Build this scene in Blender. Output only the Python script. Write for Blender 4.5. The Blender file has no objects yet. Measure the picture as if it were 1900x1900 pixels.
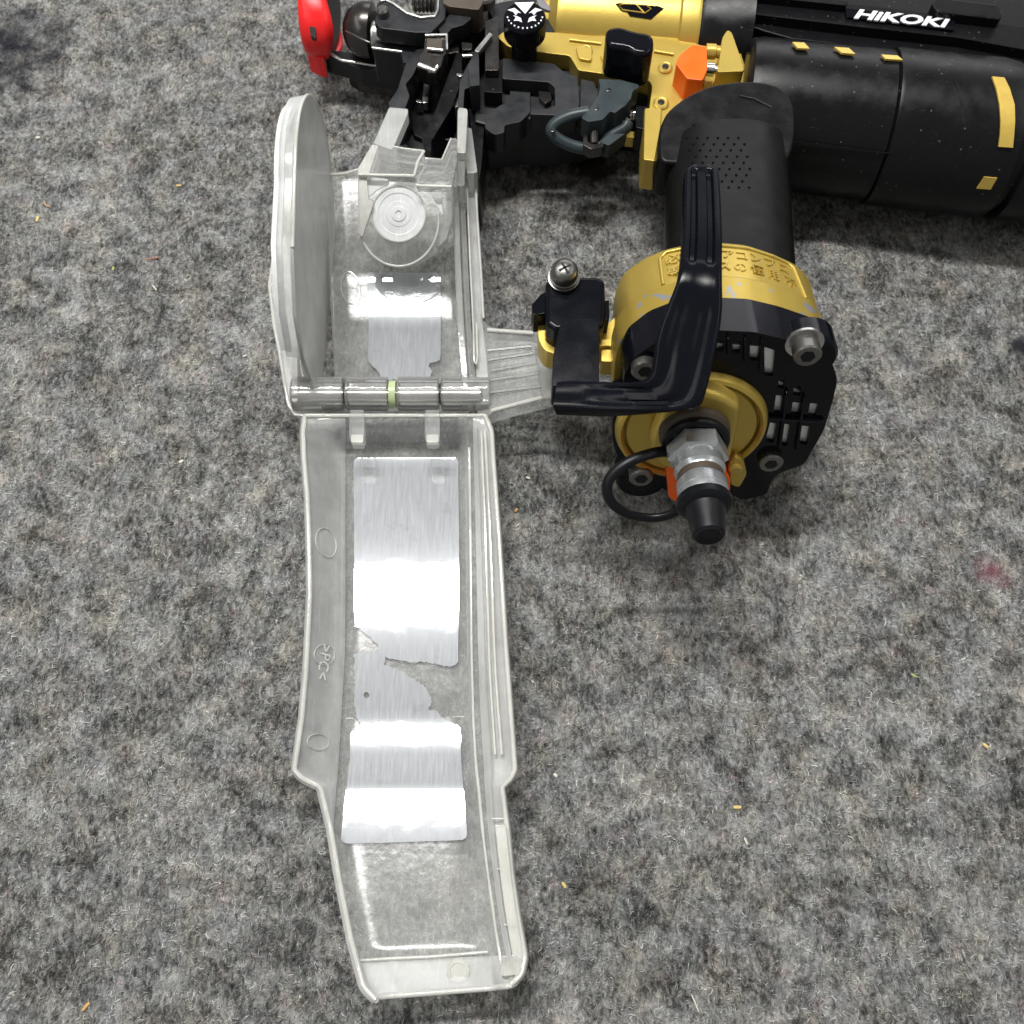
import bpy, bmesh, math, random
import numpy as np
from mathutils import Vector, Matrix, noise
random.seed(3); rng = np.random.default_rng(3)
S = 0.001                                   # everything below is in millimetres
scn = bpy.context.scene
COL = scn.collection
# ------------------------------------------------------------------ camera
TH = math.radians(22); DIST = 420.0; FPX = 1905.0
CAM = Vector((0, -DIST*math.sin(TH), DIST*math.cos(TH)))
RT = Vector((1, 0, 0)); UP = Vector((0, math.cos(TH), math.sin(TH))); FW = Vector((0, math.sin(TH), -math.cos(TH)))
cd = bpy.data.cameras.new('camera'); cam = bpy.data.objects.new('camera', cd); COL.objects.link(cam)
cam.location = CAM*S; cam.rotation_euler = (TH, 0, 0)
cd.sensor_width = 36; cd.lens = 36*FPX/1900; cd.clip_start = 0.01; cd.clip_end = 20
cd.dof.use_dof = True; cd.dof.focus_distance = 0.375; cd.dof.aperture_fstop = 22
scn.camera = cam
# ------------------------------------------------------------------ world and lamps (a workshop lit by ceiling tubes; side and far lamps are added)
w = bpy.data.worlds.new('World'); scn.world = w; w.use_nodes = True
w.node_tree.nodes['Background'].inputs[0].default_value = (1.0, 0.99, 0.97, 1)
w.node_tree.nodes['Background'].inputs[1].default_value = 0.21
def area(name, loc, tgt, sx, sy, power, col=(1, 0.985, 0.96)):
    l = bpy.data.lights.new(name, 'AREA'); l.shape = 'RECTANGLE'; l.size = sx; l.size_y = sy; l.energy = power; l.color = col
    o = bpy.data.objects.new(name, l); COL.objects.link(o); o.location = loc
    o.rotation_euler = (math.radians(tgt), 0, 0)
    return o
area('tube_and_fill_lamp', (-0.22, 0.432, 1.5), -14, 0.75, 0.06, 27)  # the ceiling tube mirrored in the foil
area('tube_and_fill_lamp', (-0.85, 0.0, 1.0), 0, 0.15, 1.2, 3.6)  # low side lamp added to brighten the felt at the left
area('far_sheen_lamp', (0.6, 2.3, 0.95), -68, 2.0, 0.8, 13, (.97, .97, 1))  # added area lamp, gives the black barrel its sheen; no window known
area('tube_and_fill_lamp', (0.95, 0.25, 1.05), 0, 0.15, 1.2, 3.4)  # its added counterpart, lifts the felt at the right
scn.view_settings.view_transform = 'Standard'; scn.view_settings.look = 'None'
scn.view_settings.exposure = 0.16; scn.view_settings.gamma = 1
scn.cycles.max_bounces = 12; scn.cycles.transparent_max_bounces = 24; scn.cycles.transmission_bounces = 8
scn.cycles.sample_clamp_indirect = 4

# ------------------------------------------------------------------ placing helpers
def P(px, py, z=0.0):
    d = RT*((px-950)/FPX) - UP*((py-950)/FPX) + FW
    return CAM + d*((z-CAM.z)/d.z)
def PN(px, py, o, n):
    d = RT*((px-950)/FPX) - UP*((py-950)/FPX) + FW
    return CAM + d*((o-CAM).dot(n)/d.dot(n))
def proj(p):
    d = p-CAM; z = d.dot(FW)
    return 950+FPX*d.dot(RT)/z, 950-FPX*d.dot(UP)/z
def ch(pts, n=2, r=0.2):
    """round the corners of a closed outline"""
    pts = [tuple(p) for p in pts]
    for _ in range(n):
        q = []
        for i, a in enumerate(pts):
            b = pts[(i+1) % len(pts)]
            q.append(tuple(x*(1-r)+y*r for x, y in zip(a, b))); q.append(tuple(x*r+y*(1-r) for x, y in zip(a, b)))
        pts = q
    return pts
def rnd(pts, rad=4, n=3):
    """fillet each corner of a closed outline with a fixed radius"""
    out = []; m = len(pts)
    for i in range(m):
        p = np.array(pts[i], float); a = np.array(pts[i-1], float); b = np.array(pts[(i+1) % m], float)
        la = np.linalg.norm(a-p); lb = np.linalg.norm(b-p); d = min(rad, la*.45, lb*.45)
        if d < 0.3: out.append(tuple(p)); continue
        p0 = p+(a-p)/la*d; p1 = p+(b-p)/lb*d
        for k in range(n+1):
            t = k/n; out.append(tuple((1-t)**2*p0+2*t*(1-t)*p+t*t*p1))
    return out
# ------------------------------------------------------------------ object helpers
ORG = {}
def link(name, bm, mat, parent=None, smooth=35, wn=True, up=False):
    me = bpy.data.meshes.new(name)
    bmesh.ops.recalc_face_normals(bm, faces=bm.faces[:])
    vs = [v.co for v in bm.verts]
    lo = Vector([min(v[i] for v in vs) for i in range(3)]); hi = Vector([max(v[i] for v in vs) for i in range(3)])
    c = (lo+hi)/2; c.z = lo.z
    for v in bm.verts: v.co = (v.co-c)*S
    bm.to_mesh(me); bm.free()
    for p in me.polygons: p.use_smooth = True
    me.set_sharp_from_angle(angle=math.radians(smooth))
    me.materials.append(mat)
    if up: 
        if sum(p.normal.z*p.area for p in me.polygons) < 0: me.flip_normals()
    o = bpy.data.objects.new(name, me); COL.objects.link(o)
    ORG[o.name] = c
    if parent is not None:
        o.parent = parent; o.location = (c-ORG[parent.name])*S
    else: o.location = c*S
    if wn:
        m = o.modifiers.new('wn', 'WEIGHTED_NORMAL'); m.keep_sharp = True
    return o
def addslab(bm, top, vec, holes=(), bev=0.6, seg=2, bevtop=True):
    """outline of 3-D points extruded by vec, edges bevelled"""
    b = bmesh.new(); es = []
    for loop in [top]+list(holes):
        vs = [b.verts.new(p) for p in loop]
        for i in range(len(vs)): es.append(b.edges.new((vs[i], vs[(i+1) % len(vs)])))
    if holes: bmesh.ops.triangle_fill(b, edges=es, use_beauty=True)
    else: b.faces.new(b.verts[:])
    r = bmesh.ops.extrude_face_region(b, geom=b.faces[:])
    vv = [g for g in r['geom'] if isinstance(g, bmesh.types.BMVert)]
    for v in vv: v.co += vec
    bmesh.ops.recalc_face_normals(b, faces=b.faces[:])
    if bev > 0:
        e = [x for x in b.edges if len(x.link_faces) == 2 and x.calc_face_angle(0) > math.radians(32)]
        if e: bmesh.ops.bevel(b, geom=e, offset=bev, segments=seg, profile=0.5, affect='EDGES', clamp_overlap=True)
    me = bpy.data.meshes.new('t'); b.to_mesh(me); b.free(); bm.from_mesh(me); bpy.data.meshes.remove(me)
def slab(name, pts, zt, zb, mat, parent, bev=0.6, holes=(), seg=2, vec=None):
    """pts are outline points of the top face at height zt (or (x,y,z) each)"""
    bm = bmesh.new()
    f = lambda q: P(q[0], q[1], q[2] if len(q) > 2 else zt)
    t = [f(q) for q in pts]; hs = [[f(q) for q in h] for h in holes]
    addslab(bm, t, vec if vec is not None else Vector((0, 0, zb-zt)), hs, bev, seg)
    return link(name, bm, mat, parent)
def basis(d):
    d = d.normalized(); a = Vector((0, 0, 1)) if abs(d.z) < .9 else Vector((0, 1, 0))
    u = a.cross(d).normalized(); v = d.cross(u).normalized()
    return u, v, d
def addlathe(bm, p0, axis, prof, n=40, uv=None, sq=1.0, fn=None):
    """prof = [(distance along axis, radius)...]; closes both ends"""
    u, v, d = basis(axis)
    if uv: u, v = uv
    rings = []
    for (t, r) in prof:
        ring = []
        for i in range(n):
            a = 2*math.pi*i/n; k = fn(i, t) if fn else 1.0
            ring.append(bm.verts.new(p0+d*t+u*(math.cos(a)*r*k)+v*(math.sin(a)*r*sq*k)))
        rings.append(ring)
    for a, b in zip(rings, rings[1:]):
        for i in range(n): bm.faces.new((a[i], a[(i+1) % n], b[(i+1) % n], b[i]))
    bm.faces.new(rings[0][::-1]); bm.faces.new(rings[-1])
def lathe(name, p0, axis, prof, mat, parent, n=40, **k):
    bm = bmesh.new(); addlathe(bm, p0, axis, prof, n, **k)
    return link(name, bm, mat, parent)
def tube(name, pts, r, mat, parent, n=10, flat=1.0, close=False, up=None):
    bm = bmesh.new(); addtube(bm, pts, r, n, flat, up); return link(name, bm, mat, parent, smooth=60)
def addtube(bm, pts, r, n=10, flat=1.0, up=None):
    rings = []; u = None
    for i, p in enumerate(pts):
        d = (pts[min(i+1, len(pts)-1)]-pts[max(i-1, 0)]).normalized()
        if up is not None: u = up.cross(d).normalized()
        elif u is None: u = basis(d)[0]
        else: u = (u-d*u.dot(d)).normalized()
        v = d.cross(u); rr = r[i] if isinstance(r, (list, tuple)) else r
        rings.append([bm.verts.new(p+u*math.cos(2*math.pi*k/n)*rr+v*math.sin(2*math.pi*k/n)*rr*flat) for k in range(n)])
    for a, b in zip(rings, rings[1:]):
        for k in range(n): bm.faces.new((a[k], a[(k+1) % n], b[(k+1) % n], b[k]))
    bm.faces.new(rings[0][::-1]); bm.faces.new(rings[-1])
def spline(pts, m=8):
    out = []; n = len(pts)
    for i in range(n-1):
        a, b, c, d = pts[max(i-1, 0)], pts[i], pts[i+1], pts[min(i+2, n-1)]
        for k in range(m):
            t = k/m
            out.append(0.5*((2*b)+(c-a)*t+(2*a-5*b+4*c-d)*t*t+(3*b-a-3*c+d)*t**3))
    out.append(pts[-1]); return out
# ------------------------------------------------------------------ materials
class NT:
    def __init__(s, name):
        s.m = bpy.data.materials.new(name); s.m.use_nodes = True; s.t = s.m.node_tree; s.t.nodes.clear()
        s.out = s.n('ShaderNodeOutputMaterial')
    def n(s, typ, **kw):
        o = s.t.nodes.new(typ)
        for k, v in kw.items():
            if k.startswith('i_'): o.inputs[k[2:].replace('_', ' ')].default_value = v
            else: setattr(o, k, v)
        return o
    def l(s, a, b): s.t.links.new(a, b)
    def pos(s):
        g = s.n('ShaderNodeNewGeometry'); m = s.n('ShaderNodeVectorMath', operation='SCALE'); m.inputs['Scale'].default_value = 1000
        s.l(g.outputs['Position'], m.inputs[0]); return m.outputs[0]
    def mapped(s, vec, scale=(1, 1, 1), rot=(0, 0, 0)):
        m = s.n('ShaderNodeMapping'); m.inputs['Scale'].default_value = scale; m.inputs['Rotation'].default_value = rot
        s.l(vec, m.inputs[0]); return m.outputs[0]
    def noise(s, vec, scale, detail=3, rough=.55, dist=0):
        o = s.n('ShaderNodeTexNoise'); o.inputs['Scale'].default_value = scale; o.inputs['Detail'].default_value = detail
        o.inputs['Roughness'].default_value = rough; o.inputs['Distortion'].default_value = dist
        s.l(vec, o.inputs['Vector']); return o.outputs['Fac']
    def ramp(s, fac, stops):
        r = s.n('ShaderNodeValToRGB'); e = r.color_ramp.elements
        while len(e) < len(stops): e.new(.5)
        for x, (p, c) in zip(e, stops):
            x.position = p; x.color = (c, c, c, 1) if not isinstance(c, tuple) else (*c, 1)
        s.l(fac, r.inputs[0]); return r.outputs[0]
    def math(s, op, a, b=None, clamp=False):
        m = s.n('ShaderNodeMath', operation=op, use_clamp=clamp)
        for i, x in enumerate((a, b)):
            if x is None: continue
            if isinstance(x, (int, float)): m.inputs[i].default_value = x
            else: s.l(x, m.inputs[i])
        return m.outputs[0]
    def mix(s, fac, a, b, blend='MIX'):
        m = s.n('ShaderNodeMix', data_type='RGBA', blend_type=blend)
        for k, x in ((0, fac), (6, a), (7, b)):
            if isinstance(x, (int, float)): m.inputs[k].default_value = x
            elif isinstance(x, tuple): m.inputs[k].default_value = (*x, 1)
            else: s.l(x, m.inputs[k])
        return m.outputs[2]
    def bump(s, h, strength=.3, dist=.0003, nrm=None):
        b = s.n('ShaderNodeBump'); b.inputs['Strength'].default_value = strength; b.inputs['Distance'].default_value = dist
        s.l(h, b.inputs['Height'])
        if nrm is not None: s.l(nrm, b.inputs['Normal'])
        return b.outputs[0]
def plastic(name, col, rough=.35, metal=0, wear=.25, bump=.15, scale=1.2, wearcol=None, rv=.15, spec=.5, dust=False):
    t = NT(name); p = t.pos(); b = t.n('ShaderNodeBsdfPrincipled')
    n1 = t.noise(p, .12, 4, .6); n2 = t.noise(p, scale, 3, .6)
    base = t.mix(t.ramp(n1, [(.3, 0.0), (.75, 1.0)]), col, tuple(c*(1+wear) for c in col))
    if wearcol:                                     # fine dust and scuffs
        d = t.noise(p, .5, 6, .75); base = t.mix(t.ramp(d, [(.60, 0.0), (.78, wear)]), base, wearcol)
    if dust:
        vo = t.n('ShaderNodeTexVoronoi'); vo.inputs['Scale'].default_value = .33; t.l(p, vo.inputs['Vector'])
        sp = t.ramp(vo.outputs['Distance'], [(.0, 1.0), (.10, 1.0), (.14, 0.0)]); k = t.ramp(vo.outputs['Color'], [(.62, 0.0), (.7, .28)])
        base = t.mix(t.math('MULTIPLY', sp, k), base, (.30, .30, .29))
        st_ = t.ramp(t.noise(t.mapped(p, (.25, 1.6, 1.0), (0, 0, .9)), 1.0, 3, .7), [(.66, 0.0), (.72, .22)]); base = t.mix(st_, base, (.16, .16, .16))
    t.l(base, b.inputs['Base Color']); b.inputs['Metallic'].default_value = metal
    r = t.math('ADD', t.math('MULTIPLY', t.math('SUBTRACT', n1, .5), rv*2), rough); t.l(r, b.inputs['Roughness'])
    nb_ = t.bump(n2, bump, .0002); t.l(nb_, b.inputs['Normal'])
    if metal > 0: t.l(b.outputs[0], t.out.inputs[0]); return t.m
    t.t.nodes.remove(b); df = t.n('ShaderNodeBsdfDiffuse'); t.l(base, df.inputs[0]); t.l(nb_, df.inputs['Normal'])
    gl = t.n('ShaderNodeBsdfAnisotropic', distribution='BECKMANN'); t.l(r, gl.inputs['Roughness']); t.l(nb_, gl.inputs['Normal'])
    fr = t.n('ShaderNodeFresnel'); fr.inputs['IOR'].default_value = 1.47; t.l(nb_, fr.inputs['Normal'])
    mx = t.n('ShaderNodeMixShader'); t.l(t.math('MULTIPLY', fr.outputs[0], spec*2), mx.inputs[0]); t.l(df.outputs[0], mx.inputs[1]); t.l(gl.outputs[0], mx.inputs[2])
    t.l(mx.outputs[0], t.out.inputs[0]); return t.m
BLACK = plastic('black_nylon', (.006, .0062, .007), .38, dust=True, wear=.22, wearcol=(.05, .05, .052), bump=.12, scale=1.5, spec=.32)
GRIP = plastic('black_elastomer', (.006, .0058, .006), .42, wear=.2, wearcol=(.03, .029, .027), bump=.08, spec=.28)
GLOSSB = plastic('glossy_black_nylon', (.004, .0044, .007), .20, wear=.10, wearcol=(.03, .03, .03), bump=.05, spec=.30, rv=.06)
SATIN = plastic('satin_black_nylon', (.004, .0045, .007), .27, wear=.12, wearcol=(.03, .03, .03), bump=.06, spec=.24, rv=.06)
RUBBER = plastic('black_rubber', (.006, .0065, .008), .40, wear=.2, bump=.06, spec=.35)
DARK = plastic('dark_grey_nylon', (.016, .017, .019), .45, wear=.3, wearcol=(.05, .048, .045), bump=.12, spec=.35)
TEAL = plastic('slate_nylon', (.030, .041, .045), .42, wear=.2, bump=.06, spec=.4)
STEEL = plastic('blackened_steel', (.06, .056, .053), .28, metal=.85, wear=.5, wearcol=(.14, .125, .11), bump=.12)
BRIGHT = plastic('bright_steel', (.58, .56, .53), .22, metal=1, wear=.2, bump=.1)
BOLT = plastic('oiled_bolt_steel', (.17, .165, .155), .33, metal=.9, wear=.3, wearcol=(.07, .06, .05), bump=.15)
WASH = plastic('washer_steel', (.50, .50, .48), .3, metal=1, wear=.2, bump=.05)
ZINC = plastic('zinc_plated_steel', (.50, .52, .53), .30, metal=.85, wear=.25, wearcol=(.22, .13, .08), bump=.10)
RED = plastic('red_plastic', (.80, .020, .022), .38, wear=.15, bump=.04)
ORANGE = plastic('orange_plastic', (.95, .13, .008), .40, wear=.1, bump=.04)
WHITE = plastic('white_print', (.80, .80, .82), .4, wear=.0, bump=.0)
YEL = plastic('gold_painted_patch', (.60, .42, .085), .36, metal=.3, wear=.15, bump=.05)
GREEN = plastic('pale_green_plastic', (.42, .50, .28), .4, wear=.1)
RUST = plastic('rust_brown_grease', (.055, .042, .03), .5, metal=.2, wear=.5, bump=.3)
def gold(name, col, chips=0.0):
    t = NT(name); p = t.pos(); b = t.n('ShaderNodeBsdfPrincipled')
    fl = t.noise(p, 9, 2, .7); n1 = t.noise(p, .08, 3)
    base = t.mix(t.ramp(fl, [(.35, 0.0), (.7, 1.0)]), tuple(c*.86 for c in col), tuple(min(1, c*1.12) for c in col))
    metal = .64; rough = t.math('ADD', t.math('MULTIPLY', n1, .14), .32)
    if chips:
        c = t.ramp(t.noise(p, .15, 5, .6, .3), [(chips, 0.0), (chips+.012, 1.0)])
        base = t.mix(c, base, (.36, .36, .37))
    grime = t.ramp(t.noise(p, .35, 6, .7), [(.62, 0.0), (.8, .35)])
    base = t.mix(grime, base, (.16, .09, .03))
    t.l(base, b.inputs['Base Color']); b.inputs['Metallic'].default_value = metal; t.l(rough, b.inputs['Roughness'])
    t.l(t.bump(fl, .10, .0001, t.bump(t.noise(p, .9, 2), .12, .0003)), b.inputs['Normal'])
    t.l(b.outputs[0], t.out.inputs[0]); return t.m
GOLD = gold('gold_paint', (.57, .415, .09)); GOLDC = gold('chipped_gold_paint', (.54, .39, .075), .575)
def clear(name, haze, tint=(.98, .985, .98), rough=.10, hazecol=(.95, .96, .94), glaze=1.0, scr=.35):
    """scuffed polycarbonate: lets light straight through, scatters a little, reflects by Fresnel"""
    t = NT(name); p = t.pos()
    tr = t.n('ShaderNodeBsdfTransparent'); tr.inputs[0].default_value = (*tint, 1)
    df = t.n('ShaderNodeBsdfDiffuse'); df.inputs[0].default_value = (*hazecol, 1)
    tl = t.n('ShaderNodeBsdfTranslucent'); tl.inputs[0].default_value = (*hazecol, 1)
    gl = t.n('ShaderNodeBsdfAnisotropic', distribution='BECKMANN'); gl.inputs['Roughness'].default_value = rough
    nm = t.bump(t.noise(p, .35, 3), .08, .0006); t.l(nm, gl.inputs['Normal'])
    ms = t.n('ShaderNodeMixShader'); ms.inputs[0].default_value = .22; t.l(df.outputs[0], ms.inputs[1]); t.l(tl.outputs[0], ms.inputs[2])
    lw = t.n('ShaderNodeLayerWeight'); lw.inputs['Blend'].default_value = .5
    edge = t.math('POWER', lw.outputs['Facing'], 2.2)
    n1 = t.noise(p, .09, 4, .6); sc = t.noise(t.mapped(p, (1.2, .10, .3), (0, 0, .12)), 1.0, 3, .7)
    h = t.math('MULTIPLY', t.math('ADD', t.math('MULTIPLY', n1, .9), .55), haze)
    h = t.math('ADD', h, t.math('MULTIPLY', t.ramp(sc, [(.56, 0.0), (.75, 1.0)]), haze*scr))
    h = t.math('ADD', h, t.math('MULTIPLY', edge, min(.55, haze*2.2)), clamp=True)
    m2 = t.n('ShaderNodeMixShader'); t.l(h, m2.inputs[0]); t.l(tr.outputs[0], m2.inputs[1]); t.l(ms.outputs[0], m2.inputs[2])
    fr = t.n('ShaderNodeFresnel'); fr.inputs['IOR'].default_value = 1.56; t.l(nm, fr.inputs['Normal'])
    m3 = t.n('ShaderNodeMixShader'); t.l(t.math('MULTIPLY', fr.outputs[0], glaze), m3.inputs[0]); t.l(m2.outputs[0], m3.inputs[1]); t.l(gl.outputs[0], m3.inputs[2])
    t.l(m3.outputs[0], t.out.inputs[0]); return t.m
CLEAR = clear('clear_polycarbonate', .18); FROST = clear('scuffed_polycarbonate', .36, rough=.2)
FLOOR = clear('scratched_clear_polycarbonate', .135, glaze=.22, rough=.16, scr=.7)
EDGE = clear('clear_plastic_edge', .48, (.985, .985, .95), .12, (.95, .95, .90)); MILK = clear('milky_plastic', .80, rough=.3, hazecol=(.93, .95, .95))
THIN = clear('thin_polycarbonate', .07, (.99, .99, .985), .08, glaze=.8)
GLAZE = clear('glassy_polycarbonate', .16, (.985, .985, .98), .05, glaze=1.4)
def foil():
    t = NT('brushed_silver_foil'); p = t.pos(); b = t.n('ShaderNodeBsdfPrincipled')
    br = t.noise(t.mapped(p, (2.2, .09, 1)), 1.0, 4, .7); bl = t.noise(p, .16, 3); sp = t.noise(p, 1.6, 2, .5)
    col = t.mix(t.ramp(br, [(.35, 0.0), (.7, 1.0)]), (.76, .79, .83), (.86, .89, .92))
    col = t.mix(t.ramp(t.noise(p, .10, 4, .7), [(.58, 0.0), (.75, .5)]), col, (.60, .60, .58))
    t.t.nodes.remove(b); b = t.n('ShaderNodeBsdfAnisotropic', distribution='BECKMANN'); t.l(col, b.inputs['Color'])
    t.l(t.math('ADD', t.math('MULTIPLY', bl, .04), .05), b.inputs['Roughness'])
    nm = t.bump(br, .03, .00008, t.bump(bl, .025, .0006)); t.l(nm, b.inputs['Normal'])
    df = t.n('ShaderNodeBsdfDiffuse'); t.l(col, df.inputs[0]); mx = t.n('ShaderNodeMixShader')
    t.l(t.math('ADD', t.math('MULTIPLY', t.ramp(br, [(.5, 0.0), (.75, 1.0)]), .09), .09), mx.inputs[0]); t.l(df.outputs[0], mx.inputs[2])
    wd_ = t.n('ShaderNodeBsdfAnisotropic', distribution='BECKMANN'); wd_.inputs['Roughness'].default_value = .34; t.l(col, wd_.inputs['Color'])
    m0 = t.n('ShaderNodeMixShader'); t.l(t.math('ADD', t.math('MULTIPLY', br, .022), .016), m0.inputs[0]); t.l(b.outputs[0], m0.inputs[1]); t.l(wd_.outputs[0], m0.inputs[2]); 
    md_ = t.n('ShaderNodeBsdfAnisotropic', distribution='BECKMANN'); md_.inputs['Roughness'].default_value = .14; t.l(col, md_.inputs['Color'])
    m1 = t.n('ShaderNodeMixShader'); m1.inputs[0].default_value = .008; t.l(m0.outputs[0], m1.inputs[1]); t.l(md_.outputs[0], m1.inputs[2]); t.l(m1.outputs[0], mx.inputs[1])
    t.l(mx.outputs[0], t.out.inputs[0]); return t.m
FOIL = foil()
def feltcol(t, p):
    big = t.noise(p, .022, 4, .6); mid = t.noise(p, .10, 5, .62, .4); fine = t.noise(t.mapped(p, (1, .55, 1), (0, 0, .35)), .62, 4, .7, .6)
    f = t.math('ADD', t.math('ADD', t.math('MULTIPLY', big, .20), t.math('MULTIPLY', mid, .38)), t.math('MULTIPLY', fine, .52))
    c = t.ramp(f, [(.40, .018), (.49, .088), (.57, .225), (.68, .42)])
    hue = t.noise(p, .06, 3); hm = t.ramp(hue, [(.35, (.97, .985, .98)), (.5, (1.0, 1.0, .955)), (.68, (1.05, 1.01, .90))])
    c = t.mix(1.0, c, hm, 'MULTIPLY')
    h2 = t.noise(p, .13, 2); hm2 = t.ramp(h2, [(.60, (1, 1, 1)), (.74, (1.07, .96, .98))]); c = t.mix(1.0, c, hm2, 'MULTIPLY')
    for (x, y, z), r, col, a in FELT_SPOTS:
        v = t.n('ShaderNodeVectorMath', operation='DISTANCE'); t.l(p, v.inputs[0]); v.inputs[1].default_value = (x, y, z)
        d = t.math('ADD', v.outputs['Value'], t.math('MULTIPLY', t.math('SUBTRACT', mid, .5), r*1.6))
        m = t.math('MULTIPLY', t.math('SUBTRACT', 1.0, t.math('DIVIDE', d, r), clamp=True), a, clamp=True)
        c = t.mix(m, c, col)
    return c, fine, mid
FELT_SPOTS = [(tuple(P(1845, 1060)), 9, (.22, .09, .11), .75), (tuple(P(1100, 312)), 13, (.035, .028, .022), 2.0), (tuple(P(20, 90)), 38, (.03, .03, .036), 1.2),  # a pink stain, then a dark brown and two near-black patches
          (tuple(P(1893, 640)), 8, (.03, .03, .035), 1.6)]
def felt():
    t = NT('grey_recycled_felt'); p = t.pos(); c, fine, mid = feltcol(t, p); b = t.n('ShaderNodeBsdfPrincipled')
    t.l(c, b.inputs['Base Color']); b.inputs['Roughness'].default_value = .95; b.inputs['Specular IOR Level'].default_value = .1
    fib = t.noise(t.mapped(p, (1, .3, 1), (0, 0, .7)), 1.6, 4, .75, 1.2)
    t.l(t.bump(fib, .9, .0008, t.bump(mid, .6, .002)), b.inputs['Normal']); t.l(b.outputs[0], t.out.inputs[0]); return t.m
def fibre():
    t = NT('loose_felt_fibre'); p = t.pos(); c, _, _ = feltcol(t, p)
    a = t.n('ShaderNodeAttribute', attribute_name='shade'); b = t.n('ShaderNodeBsdfDiffuse')
    t.l(t.mix(1.0, c, a.outputs['Color'], 'MULTIPLY'), b.inputs[0]); t.l(b.outputs[0], t.out.inputs[0]); return t.m
FELT = felt(); FIBRE = fibre()

# ------------------------------------------------------------------ setting: the felt
def hgt(x, y):
    return 0.9*math.sin(x*.021+1.3)*math.sin(y*.017+.4)+.5*math.sin(x*.05+y*.043)-1.0
bm = bmesh.new(); n = 130; X0, X1, Y0, Y1 = -700, 700, -420, 900
g = [[bm.verts.new((X0+(X1-X0)*i/n, Y0+(Y1-Y0)*j/n, hgt(X0+(X1-X0)*i/n, Y0+(Y1-Y0)*j/n))) for i in range(n+1)] for j in range(n+1)]
for j in range(n):
    for i in range(n): bm.faces.new((g[j][i], g[j][i+1], g[j+1][i+1], g[j+1][i]))
b2 = bmesh.new(); me = bpy.data.meshes.new('t'); bm.to_mesh(me); bm.free(); b2.from_mesh(me)
mat_o = link('felt_ground', b2, FELT, wn=False); mat_o['kind'] = 'structure'
mat_o['label'] = 'mottled grey recycled felt sheet under the tool'
N = 300000
x = rng.uniform(-330, 330, N); y = rng.uniform(-215, 330, N)
keep = np.abs(x) < 190+(y+215)*.27+12; x = x[keep]; y = y[keep]; N = len(x)
a = rng.normal(.35, 1.0, N)+np.where(rng.random(N) < .4, math.pi/2, 0); L = rng.uniform(.8, 3.0, N); cv = rng.normal(0, .8, N)
hz = .9*np.sin(x*.021+1.3)*np.sin(y*.017+.4)+.5*np.sin(x*.05+y*.043)-1.0
wd = rng.uniform(.05, .13, N); V = np.zeros((N, 6, 3))
for k, s in enumerate((-.5, 0, .5)):
    ang = a+cv*s; dx = np.cos(ang); dy = np.sin(ang)
    cx = x+dx*L*s; cy = y+dy*L*s; cz = hz+(rng.uniform(.15, .5, N) if k != 1 else rng.uniform(.4, 1.3, N))
    V[:, 2*k, 0] = cx-dy*wd; V[:, 2*k, 1] = cy+dx*wd; V[:, 2*k+1, 0] = cx+dy*wd; V[:, 2*k+1, 1] = cy-dx*wd
    V[:, 2*k, 2] = cz; V[:, 2*k+1, 2] = cz
me = bpy.data.meshes.new('felt_fibres'); me.vertices.add(N*6); me.vertices.foreach_set('co', (V*S).ravel())
base = (np.arange(N)*6)[:, None]; q = np.concatenate([base+np.array([0, 1, 3, 2]), base+np.array([2, 3, 5, 4])], 1).ravel()
me.loops.add(N*8); me.loops.foreach_set('vertex_index', q); me.polygons.add(N*2)
me.polygons.foreach_set('loop_start', np.arange(N*2)*4); me.polygons.foreach_set('loop_total', np.full(N*2, 4)); me.update()
sh = np.clip(rng.lognormal(.14, .34, N), .4, 2.0); colr = np.ones((N, 6, 4)); colr[:, :, :3] = sh[:, None, None]*(1+rng.normal(0, .04, (N, 1, 3)))
at = me.color_attributes.new('shade', 'FLOAT_COLOR', 'POINT'); at.data.foreach_set('color', colr.ravel()); me.materials.append(FIBRE)
fo = bpy.data.objects.new('felt_fibres', me); COL.objects.link(fo); fo['kind'] = 'stuff'; fo['label'] = 'fine loose fibres covering the grey felt'

# ------------------------------------------------------------------ the tool
root = bpy.data.objects.new('screw_gun', None); COL.objects.link(root); root.location = (0.08, 0.12, 0)
ORG[root.name] = Vector((80, 120, 0)); root.empty_display_size = .02
root['label'] = 'black and gold air screw gun with its clear plastic screw magazine hanging open'
root['category'] = 'power tool'
T = root
# ---- body cover (black barrel)
A0 = P(1440, 215, 34); A1 = P(1850, 262, 34); ax = (A1-A0).normalized()
AU = ax.cross(Vector((0, 0, 1))).normalized()*-1         # across, away from camera
AV = Vector((0, 0, 1)); RB = 31.5
def B(px, t=0): return (P(px[0], px[1], 34)-A0).dot(ax)
def body_t(px, py): return (P(px, py, 34)-A0).dot(ax)
tS = body_t(1625, 250)
body = lathe('barrel_cover', A0, ax, [(-17.5, 26), (-17, 28.5), (-15.5, 30.2), (-12, 30.9), (0, RB-.4), (tS-4, RB), (tS-.8, RB+.1), (tS, RB-.6), (tS+.5, RB+.9), (tS+2, RB+1.2), (tS+30, RB+1.5),
     (tS+46, RB+1.5), (tS+52, RB+.6), (tS+53, RB-2.5), (tS+56, RB-2.5), (tS+57, RB+.8), (tS+60, RB+1.2), (tS+90, RB+.5), (tS+110, RB-4)], BLACK, T, 96, uv=(AU, AV))
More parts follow.
